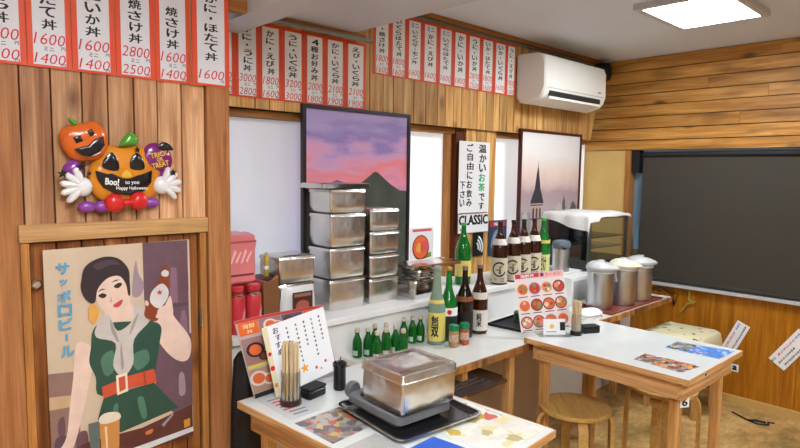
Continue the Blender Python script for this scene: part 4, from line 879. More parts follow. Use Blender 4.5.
# tall green bottle at the back
b = tall_bottle('tall bright green bottle at the back below the capital letters', (2.54, 2.16, .9004), FACE, .045, .352, M_gglass2, mat('cap_green', '#3fae4a', .3)); band(b, 'label', .045, .05, .14, M_yelp)
# bottles on the counter
b = tall_bottle('pale bottle with a yellow label of two big black characters on the counter', (2.02, 1.875, CZ + .0004), FACE, .042, .372, M_pale, mat('cap_grey', '#8f9698', .35), sh=.46, neck=.017)
band(b, 'body_label', .042, .02, .155, M_yelp, PI * .7); mb = MB(); mb.lathe([(.0385, .196), (.0345, .215)], 0, tf(rz=-PI / 2), 20, -1.3, 1.3); mb.build('neck_label', M_yelp, b)
mb = MB(); text(mb, '無\n双', -.004, .092, .034, .1, 0, 0, bold=.025, wrap=.0436, line=.9); mb.build('brush_print', M_ink, b, ang=0)
b = tall_bottle('green sake bottle with a yellow cap next to the pale one', (2.11, 1.88, CZ + .0004), FACE, .043, .36, M_gglass2, M_gold, sh=.45)
band(b, 'body_label', .043, .02, .14, mat('label_dark', '#1a2a20', .5)); band(b, 'white_band', .0434, .125, .165, M_paper, PI * .6)
mb = MB(); wrap_poly(mb, circ(.008, .145, .012, 12), .0448); mb.build('red_dot', M_redink, b, ang=0)
b = tall_bottle('dark brown bottle with a slanted brown label behind the spice shakers', (2.205, 1.86, CZ + .0004), FACE, .043, .355, M_dglass, mat('cap_copper', '#8a6a5a', .4), sh=.5); band(b, 'body_label', .043, .02, .13, mat('label_black', '#1b1414', .5)); band(b, 'neck_label', .0432, .185, .21, mat('label_rust', '#8a5030', .5))
b = tall_bottle('reddish brown sake bottle with white labels at the right of the counter group', (2.322, 1.86, CZ + .0004), FACE, .043, .352, M_bglass, mat('cap_copper', '#8a6a5a', .4), sh=.52)
band(b, 'body_label', .043, .02, .125, M_wcap); mb = MB(); mb.lathe([(.0432, .18), (.0425, .215)], 0, tf(rz=-PI / 2) , 20, -1.2, 1.2); mb.build('neck_label', M_wcap, b)
mb = MB(); text(mb, '純\n米', 0, .075, .025, .07, 0, 0, bold=.02, wrap=.0446, line=.9); mb.build('brush_print', M_ink, b, ang=0)
# small green bottles
G = 'small green bottles with white caps on the counter'
sb = thing('small_bottle', 'small', 'bottle', (0, 0, 0), FACE, G)
mb = MB(); mb.lathe([(.017, 0), (.0205, .003), (.021, .008), (.021, .062), (.019, .078), (.012, .095), (.0095, .102), (.0095, .112)], n=20); mb.build('glass', M_gglass, sb)
mb = MB(); mb.lathe([(.0105, .1122), (.0115, .114), (.0115, .127), (.010, .13), (0, .13)], n=14); mb.build('cap', mat('cap_tan','#c9b8a2',.5), sb)
mb = MB(); mb.lathe([(.0214, .012), (.0214, .034)], 0, tf(rz=-PI / 2), 12, -.9, .3); mb.build('label', mat('label_pale', '#a9bfae', .5), sb)
SPOT = [(1.60, 1.955, 'at the far left end of the cluster'), (1.645, 1.935, 'second along the back row'), (1.705, 1.958, 'third along the back row'), (1.757, 1.94, 'fourth along the back row by the wall'),
        (1.636, 1.862, 'with a red mark, front left of the cluster'), (1.698, 1.874, 'with a red mark, second in the front row'), (1.762, 1.884, 'third in the front row'), (1.888, 1.962, 'at the back, standing slightly apart on the right'),
        (1.745, 1.815, 'nearest the lidded steel box'), (1.937, 1.952, 'second from the right end of the cluster'), (1.978, 1.940, 'at the right end next to the pale bottle')]
for i, (x, y, s_) in enumerate(SPOT):
    if i == 0: o = sb; o.location = (x, y, CZ + .0004); o['label'] = 'small green bottle with white cap ' + s_
    else: o = dup(sb, (x, y, CZ + .0004), FACE + random.uniform(-.4, .4), 'small green bottle with white cap ' + s_)
    if i in (4, 5): mb = MB(); mb.lathe([(.0216, .014), (.0216, .036)], 0, tf(rz=-PI / 2), 8, .32, 1.2); mb.build('red_label', mat('label_redpink', '#b8585c', .5), o)
# spice shakers
for x, y, body, l in ((2.045, 1.785, '#a8885a', 'glass spice shaker with green lid and tan contents'), (2.112, 1.778, '#a8502c', 'glass spice shaker with green lid and reddish contents')):
    t = thing('spice_shaker', l, 'shaker', (x, y, CZ + .0004), FACE)
    mb = MB(); mb.lathe([(.02, 0), (.024, .003), (.024, .068), (.02, .076)], n=20); mb.build('jar', mat('spice' + body, body, .15, coat=.6, mottle=.3, mscale=60), t)
    mb = MB(); mb.lathe([(.022, .0762), (.024, .079), (.0235, .1), (.018, .104), (0, .104)], n=20); mb.build('lid', mat('lid_green', '#127a4c', .35), t)
    band(t, 'label', .0243, .025, .06, mat('label_mix', '#c8a890', .5, mottle=.4, mscale=80), 1.1)

# ================================================================== TOASTER SHOWCASE, POTS
t = thing('storage_unit', 'low white cabinet on the counter carrying the glass warmer case', 'cabinet', (3.25, 1.80, CZ))
mb = MB(); mb.box(0, .72, .08, .178, .0005, .17, bev=.005); mb.build('cabinet_body', M_plasticw, t)
mb = MB(); mb.box(0.02, .34, .0765, .0795, .02, .15); mb.box(.36, .70, .0765, .0795, .02, .15); mb.build('door_panel', M_plasticg, t, ang=0)
WC = thing('warmer_case', 'glass sided metal warmer case with wire racks under a white cloth', 'food warmer', (3.545, 1.935, .9004), -.04)
w_, d_, h_ = .50, .34, .36
mb = MB()
for x in (0, w_ - .018):
    for y in (0, d_ - .018): mb.box(x, x + .018, y, y + .018, .012, h_)
for x0, x1, y0, y1 in ((0.018, w_ - .018, 0, .018), (.018, w_ - .018, d_ - .018, d_), (0, .018, .018, d_ - .018), (w_ - .018, w_, .018, d_ - .018)): mb.box(x0, x1, y0, y1, h_ - .02, h_)
mb.build('frame', mat('case_grey', '#7c7c7c', .3, metal=.8), WC, ang=0)
mb = MB(); mb.box(.0, w_, 0, d_, 0, .06, bev=.006); mb.build('base', mat('case_dark', '#4a4b4d', .35, metal=.6), WC)
mb = MB(); mb.box(.02, w_ - .02, .004, .007, .061, h_ - .021); mb.build('front_glass', M_clearg, WC, ang=0)
mb = MB(); mb.box(.004, .007, .02, d_ - .02, .061, h_ - .021); mb.build('side_glass', clear('smoked_glass', (.35, .35, .36), .12), WC, ang=0)
mb = MB(); mb.box(.02, w_ - .02, d_ - .008, d_ - .005, .061, h_ - .021); mb.build('back_glass', clear('back_glass', (.75, .72, .62), .1), WC, ang=0)
for z_ in (.14, .21):
    mb = MB()
    for k in range(11): mb.tube([(.02 + k * (w_ - .04) / 10, .02, z_), (.02 + k * (w_ - .04) / 10, d_ - .02, z_)], .0018, n=5)
    for y in (.02, d_ - .02): mb.tube([(.02, y, z_), (w_ - .02, y, z_)], .003, n=6)
    mb.build('wire_rack', M_chrome, WC)
mb = MB(); mb.box(.0, w_, 0, d_, h_ + .0005, h_ + .006); mb.build('top_panel', mat('case_grey', '#7c7c7c', .3), WC, ang=0)
# cloth drape
mb = MB(); nx, ny = 26, 22; V = []; x0, x1, y0, y1 = -.07, w_ + .012, -.03, d_ + .02
def drape(x, y):
    ov = max(0, -x) ; ov2 = max(0, -y); ov3 = max(0, x - w_)
    z_ = h_ + .009 + .004 * math.sin(x * 22) * math.cos(y * 19) + .003 * math.sin(x * 9 + y * 31)
    X, Y = x, y
    if ov > 0: X = -.012 - .28 * ov + .006 * math.sin(y * 40); z_ -= max(0, ov - .01) * (1.2 + .5 * math.sin(y * 11 + 1))
    if ov2 > 0: Y = -.010 - .1 * ov2; z_ -= max(0, ov2 - .008) * (1.0 + (1.2 if x < .1 else .2 * math.sin(x * 25)))
    if ov3 > 0: z_ -= ov3 * .8
    return (X, Y, z_)
for j in range(ny + 1):
    for i in range(nx + 1): V.append(drape(x0 + (x1 - x0) * i / nx, y0 + (y1 - y0) * j / ny))
F = [(j * (nx + 1) + i, j * (nx + 1) + i + 1, (j + 1) * (nx + 1) + i + 1, (j + 1) * (nx + 1) + i) for j in range(ny) for i in range(nx)]
n0 = len(V); V2 = V + [(a, b, c + .004) for a, b, c in V]
bd = []
for i in range(nx): bd += [(i, i + 1), (ny * (nx + 1) + i + 1, ny * (nx + 1) + i)]
for j in range(ny): bd += [((j + 1) * (nx + 1), j * (nx + 1)), (j * (nx + 1) + nx, (j + 1) * (nx + 1) + nx)]
mb.add(V2, [f[::-1] for f in F] + [tuple(i + n0 for i in f) for f in F] + [(a, b, b + n0, a + n0) for a, b in bd])
o = mb.build('cloth_cover', M_cloth, None, (3.545, 1.935, .9004), (0, 0, -.04), ang=80); tag(o, 'white cloth draped over the top of the glass warmer case', 'cloth')

def air_pot(label, loc, rz, lidm, s=1.0, group='steel air pots lined up on the counter'):
    t = thing('air_pot', label, 'air pot', loc, rz, group); k = s
    mb = MB(); mb.lathe([(.072, 0), (.078, .004), (.079, .02), (.079, .214)], n=32); mb.build('body', M_brushed, t)
    mb = MB(); mb.lathe([(.08, .2143), (.083, .220), (.082, .227), (.078, .231)], n=32); mb.build('collar', M_plasticg, t)
    mb = MB(); rings = []
    for z_, r_, fx in ((.2313, .081, .002), (.236, .086, .012), (.249, .088, .016), (.268, .078, .012), (.281, .055, .006), (.287, .02, .0)): rings.append([(r_ * math.cos(a) * (1.0), r_ * math.sin(a) - (fx * 1.6 if math.sin(a) < 0 else 0) * abs(math.sin(a)), z_ - (.004 if math.sin(a) < -.5 and .24 < z_ < .26 else 0) - (.010 * max(0, -math.sin(a)) if z_ > .26 else 0)) for a in [2 * PI * i / 28 for i in range(28)]])
    mb.loft(rings); mb.build('lid', lidm, t)
    mb = MB(); mb.lathe([(.022, .2855), (.024, .288), (.021, .291), (0, .292)], n=18); mb.build('push_button', M_plasticg, t)
    mb = MB(); mb.tube([(0, -.082, .228), (0, -.089, .222), (0, -.089, .206)], .008); mb.build('spout', M_plasticg, t)
    mb = MB(); mb.tube([(-.06, .062, .226), (-.066, .07, .19), (-.06, .058, .15)], .006); mb.build('handle', M_plasticg, t)
    t.scale = (s, s, s); return t
p0 = air_pot('steel air pot with grey lid, leftmost of the three on the counter', (3.325, 1.733, CZ + .0055), .75, M_plasticg)
p1 = air_pot('steel air pot with cream lid, middle of the three', (3.535, 1.690, CZ + .0055), .75, M_cream)
p2 = dup(p0, (3.745, 1.682, CZ + .0055), .9, 'steel air pot with grey lid, nearest the dark blind')
t = thing('air_pot', 'slim steel pot with a smoky dark lid beside the green bottle on the sill', 'air pot', (3.395, 2.05, .9004), -.8)
mb = MB(); mb.lathe([(.052, 0), (.055, .004), (.055, .15)], n=28); mb.build('body', M_brushed, t)
mb = MB(); mb.lathe([(.056, .1503), (.06, .158), (.062, .18), (.052, .2), (.03, .208), (0, .21)], n=28); mb.build('lid', mat('lid_smoke', '#5d6874', .2, coat=.5), t)
mb = MB(); mb.box(-.012, .012, -.085, -.058, .15, .165); mb.build('spout', M_black, t, ang=0)
t = thing('lacquer_tray', 'long reddish brown tray under the air pots', 'tray', (3.20, 1.588, CZ + .0004))
mb = MB(); mb.box(0, .70, .0, .235, 0, .005, bev=.001); mb.build('tray_base', mat('tray_red', '#6e3024', .4), t)
mb = MB()
for x0, x1, y0, y1 in ((0, .70, 0, .008), (0, .70, .227, .235), (0, .008, .008, .227), (.692, .70, .008, .227)): mb.box(x0, x1, y0, y1, .0051, .012)
mb.build('tray_rim', mat('tray_rim', '#874234', .4), t, ang=0)
# folded white towel
mb = MB(); rings = []
for k in range(3):
    a, b = .135 - .012 * k, .085 - .008 * k; z0 = k * .013
    P = [(a * math.cos(t_) * (1 + .12 * math.sin(3 * t_ + k)), b * math.sin(t_) * (1 + .15 * math.cos(2 * t_ + k))) for t_ in [2 * PI * i / 28 for i in range(28)]]
    mb.loft([[(x, y, z0) for x, y in P], [(x * 1.03, y * 1.03, z0 + .004 + .002 * math.sin(8 * x * 10)) for x, y in P], [(x, y, z0 + .010) for x, y in P], [(x * .5, y * .5, z0 + .0105 + (.006 if k == 2 else 0)) for x, y in P]])
tag(mb.build('folded_towel', M_cloth, None, (3.045, 1.655, CZ + .0004), (0, 0, .25), ang=80), 'crumpled white towel folded on the counter behind the chopstick tumbler', 'towel')
# black tray with green pouch
t = thing('serving_tray', 'flat black tray on the counter behind the standing photo menu', 'tray', (2.49, 1.70, CZ + .0004), .08)
mb = MB(); mb.box(0, .30, 0, .22, 0, .005, bev=.001); mb.build('tray_base', M_blackm, t)
mb = MB()
for x0, x1, y0, y1 in ((0, .30, 0, .008), (0, .30, .212, .22), (0, .008, .008, .212), (.292, .30, .008, .212)): mb.box(x0, x1, y0, y1, .0051, .016)
mb.build('tray_rim', M_black, t, ang=0)
t = thing('tea_tin', 'small dark green round tin on the black tray', 'tin', (2.66, 1.84, CZ + .0058))
mb = MB(); mb.lathe([(.035, 0), (.038, .003), (.038, .04)], n=20); mb.build('tin_body', mat('tin_green', '#2b4a3a', .5), t)
mb = MB(); mb.lathe([(.0385, .0402), (.0392, .042), (.0392, .052), (.034, .057), (0, .058)], n=20); mb.build('lid', mat('tin_green2', '#3a5a48', .5), t)

# ================================================================== TABLE 6: PHOTO MENU, CHOPSTICKS
def food_board(w, h, seed, nx, ny, parent, name):
    rnd = random.Random(seed); mb = MB(); cw = w / nx; ch = h * .86 / ny
    for j in range(ny):
        for i in range(nx):
            cx = -w / 2 + cw * (i + .5); cz = ch * (j + .5) + .004; r = min(cw, ch) * .5
            mb.poly(circ(cx, cz, r, 16), -.0016, rnd.choice((2, 2, 4, 5))); mb.poly(circ(cx, cz, r * .85, 16), -.0018, rnd.choice((0, 1, 3, 0)))
            for q in range(4):
                a = rnd.uniform(0, 6.28); mb.poly(circ(cx + r * .42 * math.cos(a), cz + r * .42 * math.sin(a), r * rnd.uniform(.22, .4), 8), -.002 - q * .0001, rnd.choice((0, 1, 3, 4, 6)))
            mb.poly([(cx - cw * .4, cz - ch * .49), (cx + cw * .35, cz - ch * .49), (cx + cw * .35, cz - ch * .44), (cx - cw * .4, cz - ch * .44)], -.0026, 2)
    return mb.build(name, [mat('f_orange', '#e2673a', .4), mat('f_pink', '#e58a7c', .4), mat('f_dark', '#4b3434', .4), mat('f_red', '#c83a34', .4), mat('f_cream', '#ecd9bf', .4), mat('f_blue', '#8894a8', .4), mat('f_green', '#7d8a48', .4)], parent, ang=0)
t = thing('menu_stand', 'upright pink photo menu of seafood bowls standing on table 6', 'menu', (2.478, 1.555, .7503), -.66)
pl = MB(); pl.box(-.128, .128, -.001, .001, 0, .285); pl.build('menu_board', mat('menu_pink', '#eedfe2', .35, coat=.3), t, (0, .018, .0155), (math.radians(-13), math.radians(-6), 0), ang=0)
board = [c for c in kids(t)][0]
food_board(.246, .285, 3, 4, 3, board, 'bowl_photos')
mb = MB(); mb.poly([(-.122, .262), (0, .262), (0, .284), (-.122, .284)], -.0014, 0); mb.poly([(0, .255), (.122, .255), (.122, .284), (0, .284)], -.0014, 2); text(mb, '海鮮丼', -.06, .273, .07, .016, -.0018, 1); text(mb, 'ラーメン', .07, .27, .08, .018, -.0018, 0); mb.poly(circ(.015, .272, .01, 12), -.0019, 3)
mb.build('heading', [mat('head_red', '#d2304a', .4), M_paper, mat('head_pink', '#f0b8b8', .4), mat('head_plum', '#7c3c6a', .4)], board, ang=0)
mb = MB(); mb.box(-.06, .1, -.06, .04, 0, .006, bev=.002); mb.box(-.06, .1, .03, .036, .006, .06); mb.build('acrylic_base', M_clear, t, ang=0)
t = thing('payment_card', 'small white card with a yellow sun mark leaning on the photo menu', 'card sign', (2.470, 1.512, .7567), -.66)
mb = MB(); mb.box(-.055, .055, -.0015, 0, 0, .075); mb.build('card', M_paper, t, (0, 0, 0), (math.radians(-10), 0, 0), ang=0); cb = kids(t)[0]
mb = MB(); mb.poly([(-.012 + (.013 if k % 2 == 0 else .009) * math.sin(k * PI / 10), .04 + (.013 if k % 2 == 0 else .009) * math.cos(k * PI / 10)) for k in range(20)], -.002); mb.build('sun_mark', mat('sun_yellow', '#edb52e', .5), cb, ang=0)
mb = MB(); mb.box(.028, .054, -.0022, -.0016, .02, .06); mb.build('dark_square', M_blackm, cb, ang=0)
mb = MB(); mb.box(-.04, .01, -.0022, -.0016, .012, .016); mb.build('grey_line', M_grey, cb, ang=0)

def tumbler(label, loc, R, H, base_m, n_sticks, stick_len, stick_label, group, clearm=M_clear):
    t = thing('chopstick_tumbler', label, 'chopstick holder', loc)
    mb = MB(); mb.lathe([(R, .02), (R, H), (R - .0015, H), (R - .0015, .02)], n=24); mb.build('clear_cup', clearm, t)
    mb = MB(); mb.lathe([(R + .003, 0), (R + .004, .003), (R + .003, .019), (R - .002, .0195)], n=24); mb.build('base', base_m, t)
    st0 = None
    m = mat('chopstick_wood', '#d9c09a', .6, mottle=.08, mscale=40)
    pos = [(0, 0)] + [(.42 * R * math.cos(k * PI / 3), .42 * R * math.sin(k * PI / 3)) for k in range(6)] + [(.76 * R * math.cos(k * 2 * PI / 11 + .2), .76 * R * math.sin(k * 2 * PI / 11 + .2)) for k in range(11)]
    for i, (x, y) in enumerate(pos[:n_sticks]):
        z = loc[2] + .0205
        if st0 is None:
            mb = MB(); q = .0042; mb.loft([[(-q * .7, -q * .6, 0), (q * .7, -q * .6, 0), (q * .7, q * .6, 0), (-q * .7, q * .6, 0)], [(-q, -q * .8, stick_len), (q, -q * .8, stick_len), (q, q * .8, stick_len), (-q, q * .8, stick_len)]])
            st0 = mb.build('chopsticks', m, None, (loc[0] + x, loc[1] + y, z), ang=0); tag(st0, stick_label, 'chopsticks', group)
        else:
            o = st0.copy(); COL.objects.link(o); o.location = (loc[0] + x, loc[1] + y, z); o.scale = (1, 1, random.uniform(.97, 1.01)); o.rotation_euler = (random.uniform(-.012, .012), random.uniform(-.012, .012), random.uniform(0, 3))
    return t
tumbler('slim chopstick tumbler with dark base on table 6 beside the photo menu', (2.572, 1.455, .7503), .024, .105, M_black, 18, .150, 'pale wooden chopsticks packed in the tumbler on table 6', 'chopsticks in the tumbler on table 6')
t = thing('condiment_box', 'small black box beside the chopstick tumbler on table 6', 'box', (2.665, 1.435, .7503), -.5)
mb = MB(); mb.box(-.045, .045, -.025, .025, 0, .028, bev=.006); mb.build('box_body', M_black, t)
mb = MB(); mb.box(-.046, .046, -.026, .026, .0283, .036, bev=.004); mb.build('lid', M_blackm, t)

# ================================================================== TABLE 7: MENU, CHOPSTICKS, STOVE
TZ = .7503
t = thing('photo_menu', 'large curved photo menu with orange corners standing at the back of the foreground table', 'menu', (1.105, 1.752, TZ), .06)
def curved(w, h, lean, mb, m=0, x0=0., z0=0., off=0., bend=.03, th=.0015):
    n = 12; f = []; b = []
    for i in range(n + 1):
        u = i / n; x = x0 + w * u; y = bend * math.sin(PI * (x + .2) / .45) * .6 + off
        f.append((x, y)); b.append((x, y + th))
    P = f + b[::-1]
    mb.loft([[(x, y, z0) for x, y in P], [(x + lean * h, y + .035 * (h / .3), z0 + h) for x, y in P]], m)
mb = MB(); curved(.37, .275, -.2, mb, 0, -.12, .0, 0); mb.build('menu_board', mat('board_grey', '#b9a9a6', .3, coat=.5), t, ang=0)
def onboard(u, v, off): # u 0..1 across, v 0..1 up on the board surface
    x = -.12 + .37 * u; y = .03 * math.sin(PI * (x + .2) / .45) * .6 - off; return (x - .2 * .275 * v, y + .035 * (.275 / .3) * v, .275 * v)
def patch(mb, u0, u1, v0, v1, m, off=.0012):
    n = 6; V = [onboard(u0 + (u1 - u0) * i / n, v, off) for v in (v0, v1) for i in range(n + 1)]
    mb.add(V, [(i, i + 1, n + 2 + i, n + 1 + i) for i in range(n)], m)
mb = MB()
patch(mb, 0, 1, .965, 1, 0); patch(mb, .02, .24, .8, .96, 1, .0016); patch(mb, .76, .99, .82, .96, 1, .0016); patch(mb, .25, .5, .78, .96, 2, .0014); patch(mb, .51, .75, .78, .96, 3, .0014)
patch(mb, .01, .3, .42, .76, 2, .0014); patch(mb, .02, .3, .38, .42, 4, .0016); patch(mb, .01, .32, .07, .36, 5, .0014); patch(mb, .01, .45, .0, .06, 6, .0014); patch(mb, .9, .99, .2, .76, 5, .0014)
rnd = random.Random(5)
for (u, v, r) in ((.37, .87, .08), (.45, .86, .05), (.58, .89, .05), (.66, .85, .05), (.14, .6, .1), (.22, .5, .06), (.1, .24, .1), (.22, .2, .08), (.7, .9, .04)):
    V = [onboard(u, v, .0024)] + [onboard(u + r * math.cos(a), v + r * .95 * math.sin(a), .0024) for a in [2 * PI * k / 14 for k in range(14)]]
    mb.add(V, [(0, 1 + k, 1 + (k + 1) % 14) for k in range(14)], rnd.choice((6, 7)))
    V = [onboard(u, v, .003)] + [onboard(u + r * .7 * math.cos(a), v + r * .68 * math.sin(a), .003) for a in [2 * PI * k / 14 for k in range(14)]]
    mb.add(V, [(0, 1 + k, 1 + (k + 1) % 14) for k in range(14)], rnd.choice((8, 9, 8)))
mb.build('food_photos', [mat('head_red2', '#c23c3a', .4), mat('panel_orange', '#e0672a', .4), mat('ph_rose', '#a07878', .4), mat('ph_slate', '#5a5c70', .4), mat('ph_yellow', '#d9c95c', .4), mat('ph_tan', '#b08a72', .4), mat('ph_black', '#2b2429', .4), mat('ph_white', '#d9d2cc', .4), mat('ph_orange', '#dd6a3c', .4), mat('ph_brown', '#7a4630', .4)], t, ang=0)
mb = MB()
def onb_text(mb, s, u, v, w, h, m, off=.0034):
    vv, ff = text_geo(s, 0); x0 = min(p[0] for p in vv); x1 = max(p[0] for p in vv); y0 = min(p[1] for p in vv); y1 = max(p[1] for p in vv)
    mb.add([onboard(u + ((p[0] - x0) / (x1 - x0) - .5) * w, v + ((p[1] - y0) / (y1 - y0) - .5) * h, off) for p in vv], ff, m)
onb_text(mb, '海鮮', .13, .91, .14, .06, 0); onb_text(mb, '丼', .13, .84, .07, .05, 0); onb_text(mb, '定食', .875, .89, .15, .08, 0)
mb.build('heading', [mat('pale_yellow', '#f2e2b4', .5)], t, ang=0)
# white menu in clear sleeve in front
t = thing('white_menu', 'white written menu sheet leaning in front of the large photo menu', 'menu', (1.185, 1.715, TZ), .06)
SL = MB(); SL.box(-.135, .135, -.0012, 0, 0, .245); b = SL.build('sheet', M_paper, t, (0, .012, .018), (math.radians(-10), math.radians(-7), 0), ang=0)
mb = MB(); mb.box(-.139, -.118, -.0018, -.0013, .0, .243, 0); mb.poly(circ(-.128, .1, .009, 12), -.0022, 1); mb.poly(circ(-.128, .04, .008, 12), -.0022, 2); mb.poly(circ(-.128, .15, .007, 12), -.0022, 1); mb.build('cream_edge', [mat('edge_cream', '#ddd0ac', .5), M_redink, mat('edge_orange', '#d9913c', .5)], b, ang=0)
mb = MB(); col(mb, 'おすすめ', -.085, .235, .026, .022, -.0017); mb.build('blue_heading', mat('navy_ink', '#25306a', .5), b, ang=0)
mb = MB()
for k, (x, n_) in enumerate(((-.04, 5), (.0, 9), (.035, 6), (.07, 9), (.105, 6))):
    for q in range(n_):
        zc = .22 - q * .0165; mb.box(x - .005, x + .005 - random.uniform(0, .005), -.0018, -.0013, zc - .005, zc - .0015); mb.box(x - .0015, x + .0012, -.0018, -.0013, zc - .009, zc + .001)
mb.build('written_columns', mat('pen_ink', '#44444e', .6), b, ang=0)
mb = MB(); mb.poly(star(.0, .055, .02), -.0018, 0); mb.poly(star(-.03, .035, .008), -.0018, 0); mb.poly(circ(.05, .04, .006, 8), -.0018, 1); mb.poly(circ(.095, .05, .006, 8), -.0018, 1); mb.poly(circ(.07, .03, .004, 8), -.0018, 1); mb.build('sticker', [mat('star_orange', '#e8a02c', .5), mat('dot_red', '#d0404a', .5)], b, ang=0)
mb = MB(); mb.box(-.12, .125, -.004, .0, -.0005, .003); mb.build('clip', M_clear, t, ang=0)
tumbler('clear chopstick tumbler with brown base in front of the white menu', (1.056, 1.640, TZ), .033, .115, mat('base_brown', '#3a1f1a', .3), 18, .190, 'disposable wooden chopsticks in the clear tumbler on the foreground table', 'chopsticks in the clear tumbler on the foreground table')
t = thing('condiment_box', 'small black lidded box right of the clear chopstick tumbler', 'box', (1.152, 1.648, TZ), .2)
mb = MB(); mb.box(-.042, .042, -.026, .026, 0, .03, bev=.008); mb.build('box_body', M_black, t)
mb = MB(); mb.box(-.043, .043, -.027, .027, .0303, .04, bev=.006); mb.build('lid', M_blackm, t)
t = thing('soy_dispenser', 'black cylindrical sauce pot with a glossy rim on the foreground table', 'dispenser', (1.262, 1.640, TZ))
mb = MB(); mb.lathe([(.02, 0), (.0225, .003), (.022, .08), (.0235, .083)], n=24); mb.build('pot_body', M_black, t)
mb = MB(); mb.lathe([(.0245, .0833), (.0255, .087), (.0255, .097), (.021, .1), (.018, .094), (0, .094)], n=24); mb.build('rim', mat('rim_black', '#1c1c20', .12), t)
mb = MB(); mb.tube([(0, .0, .094), (.002, 0, .106), (.004, .0, .118)], .003); mb.build('spoon', M_chrome, t)
# tray, stove, steel box
t = thing('stove_tray', 'black metal tray with a bright rim under the portable stove', 'tray', (1.302, 1.324, TZ), -.09)
mb = MB(); mb.loft([rr_ring(.29, .30, .03, .0), rr_ring(.31, .32, .03, .002), rr_ring(.335, .345, .03, .014), rr_ring(.331, .341, .03, .0142), rr_ring(.306, .316, .03, .0042), rr_ring(.28, .29, .03, .004)]); mb.build('tray_pan', mat('tray_black', '#1b1c1f', .15, coat=.5), t)
mb = MB(); mb.loft([rr_ring(.337, .347, .031, .0128), rr_ring(.345, .355, .033, .0138), rr_ring(.345, .355, .033, .0165), rr_ring(.333, .343, .03, .0165), rr_ring(.333, .343, .03, .0145)], closed=True); mb.build('tray_rim', M_steel, t)
t = thing('portable_stove', 'flat grey tabletop cooker with a rounded side knob, carrying the steel box', 'cooker', (1.285, 1.355, TZ + .0048), -.05)
mb = MB(); mb.loft([rr_ring(.19, .21, .02, 0), rr_ring(.20, .22, .02, .012), rr_ring(.215, .255, .025, .016), rr_ring(.228, .275, .028, .02), rr_ring(.228, .275, .028, .042), rr_ring(.22, .268, .026, .046), rr_ring(.2, .245, .02, .047)]); mb.build('stove_body', M_grey, t)
mb = MB(); mb.lathe([(0, 0), (.026, 0), (.028, .004), (.028, .018), (.024, .022), (0, .022)], 0, tf((-.088, .146, .05), rx=PI / 2, rz=.1), 24); mb.build('knob', mat('knob_grey', '#606166', .4), t)
mb = MB(); mb.box(-.06, .06, -.1385, -.1372, .024, .038); mb.build('control_panel', mat('panel_grey', '#808186', .35), t, ang=0)
for x in (-.085, .085):
    mb = MB(); mb.lathe([(.011, .0472), (.013, .0485), (.012, .054), (0, .0545)], 0, tf((x, .075, 0)), 12); mb.build('pan_support', M_black, t)
sb_ = steel_box('large lidded steel box on the portable stove in the foreground', (1.277, 1.300, TZ + .0598), .232, .212, .128, -.06, lid=.030, dome=.003, m=M_steel2)

# ================================================================== RIGHT WALL THINGS
def wall_note(loc, rot, w, h, label, lines):
    o = MB().box(-w / 2, w / 2, -.0015, 0, 0, h).build('paper_note', M_paper, None, loc, ang=0); tag(o, label, 'sign')
    o.rotation_euler = Matrix.Rotation(-PI / 2, 3, 'Z').to_euler() ; o.matrix_world = Matrix.Translation(loc) @ Matrix.Rotation(-PI / 2, 4, 'Z') @ Matrix.Rotation(rot, 4, 'Y')
    rn = random.Random(11); mb = MB()
    for x, m, z0, z1_, s_ in lines:
        zc = z1_
        while zc > z0:
            mb.box(x - s_ / 2, x + s_ / 2 * rn.uniform(.4, 1), -.002, -.0016, zc - .003, zc, m); mb.box(x - .0018 + rn.uniform(-.003, .003), x + .0018, -.002, -.0016, zc - s_ * .8, zc + .002, m); mb.box(x - s_ * .3, x + s_ * .45, -.002, -.0016, zc - s_ * .7, zc - s_ * .7 + .0028, m); zc -= s_ * 1.15
    mb.build('handwriting', [M_ink, M_redink, M_blueink], o, ang=0); return o
wall_note((4.336, 1.325, .32), math.radians(24), .085, .255, 'slanted white handwritten note on the right wall just behind table 6', [(-.022, 2, .2, .24, .016), (-.02, 1, .03, .17, .018), (.02, 0, .02, .24, .014)])
wall_note((4.336, 1.02, .325), math.radians(34), .11, .275, 'slanted white handwritten note on the right wall at the picture edge', [(-.03, 2, .22, .25, .02), (-.028, 1, .05, .2, .022), (-.03, 0, .01, .03, .016), (.006, 0, .03, .16, .016), (.035, 0, .03, .25, .016)])
o = MB().box(-.024, .024, -.0015, 0, 0, .05).build('letter_tag', M_paper, None, (4.336, 1.26, .215), (0, 0, -PI / 2), ang=0); tag(o, 'small square tag with one letter on the right wall beside table 6', 'tag')
mb = MB(); text(mb, 'a', 0, .025, .025, .03, -.002, bold=.03); mb.build('letter', M_ink, o, ang=0)
mb = MB(); mb.tube([(4.325, 1.575, .732), (4.326, 1.578, .69), (4.325, 1.58, .655), (4.322, 1.56, .648), (4.322, 1.53, .65), (4.325, 1.545, .64), (4.326, 1.585, .63), (4.326, 1.61, .59), (4.326, 1.635, .555)], .005, n=6)
tag(mb.build('tied_cord', mat('cord_olive', '#a39a3c', .6)), 'yellow green knotted cord hanging below the window ledge', 'cord')
mb = MB()
for s_ in (0, .02, .05): mb.tube([(4.30, 2.0 - s_, .80), (4.27, 1.95 - s_, .74), (4.25, 1.85 - s_ * 2, .70), (4.26, 1.76 - s_, .735), (4.31, 1.70 - s_, .68), (4.33, 1.68, .60)], .0035, n=6)
tag(mb.build('power_cable', M_black), 'loose black cables curling behind the air pots', 'cable')
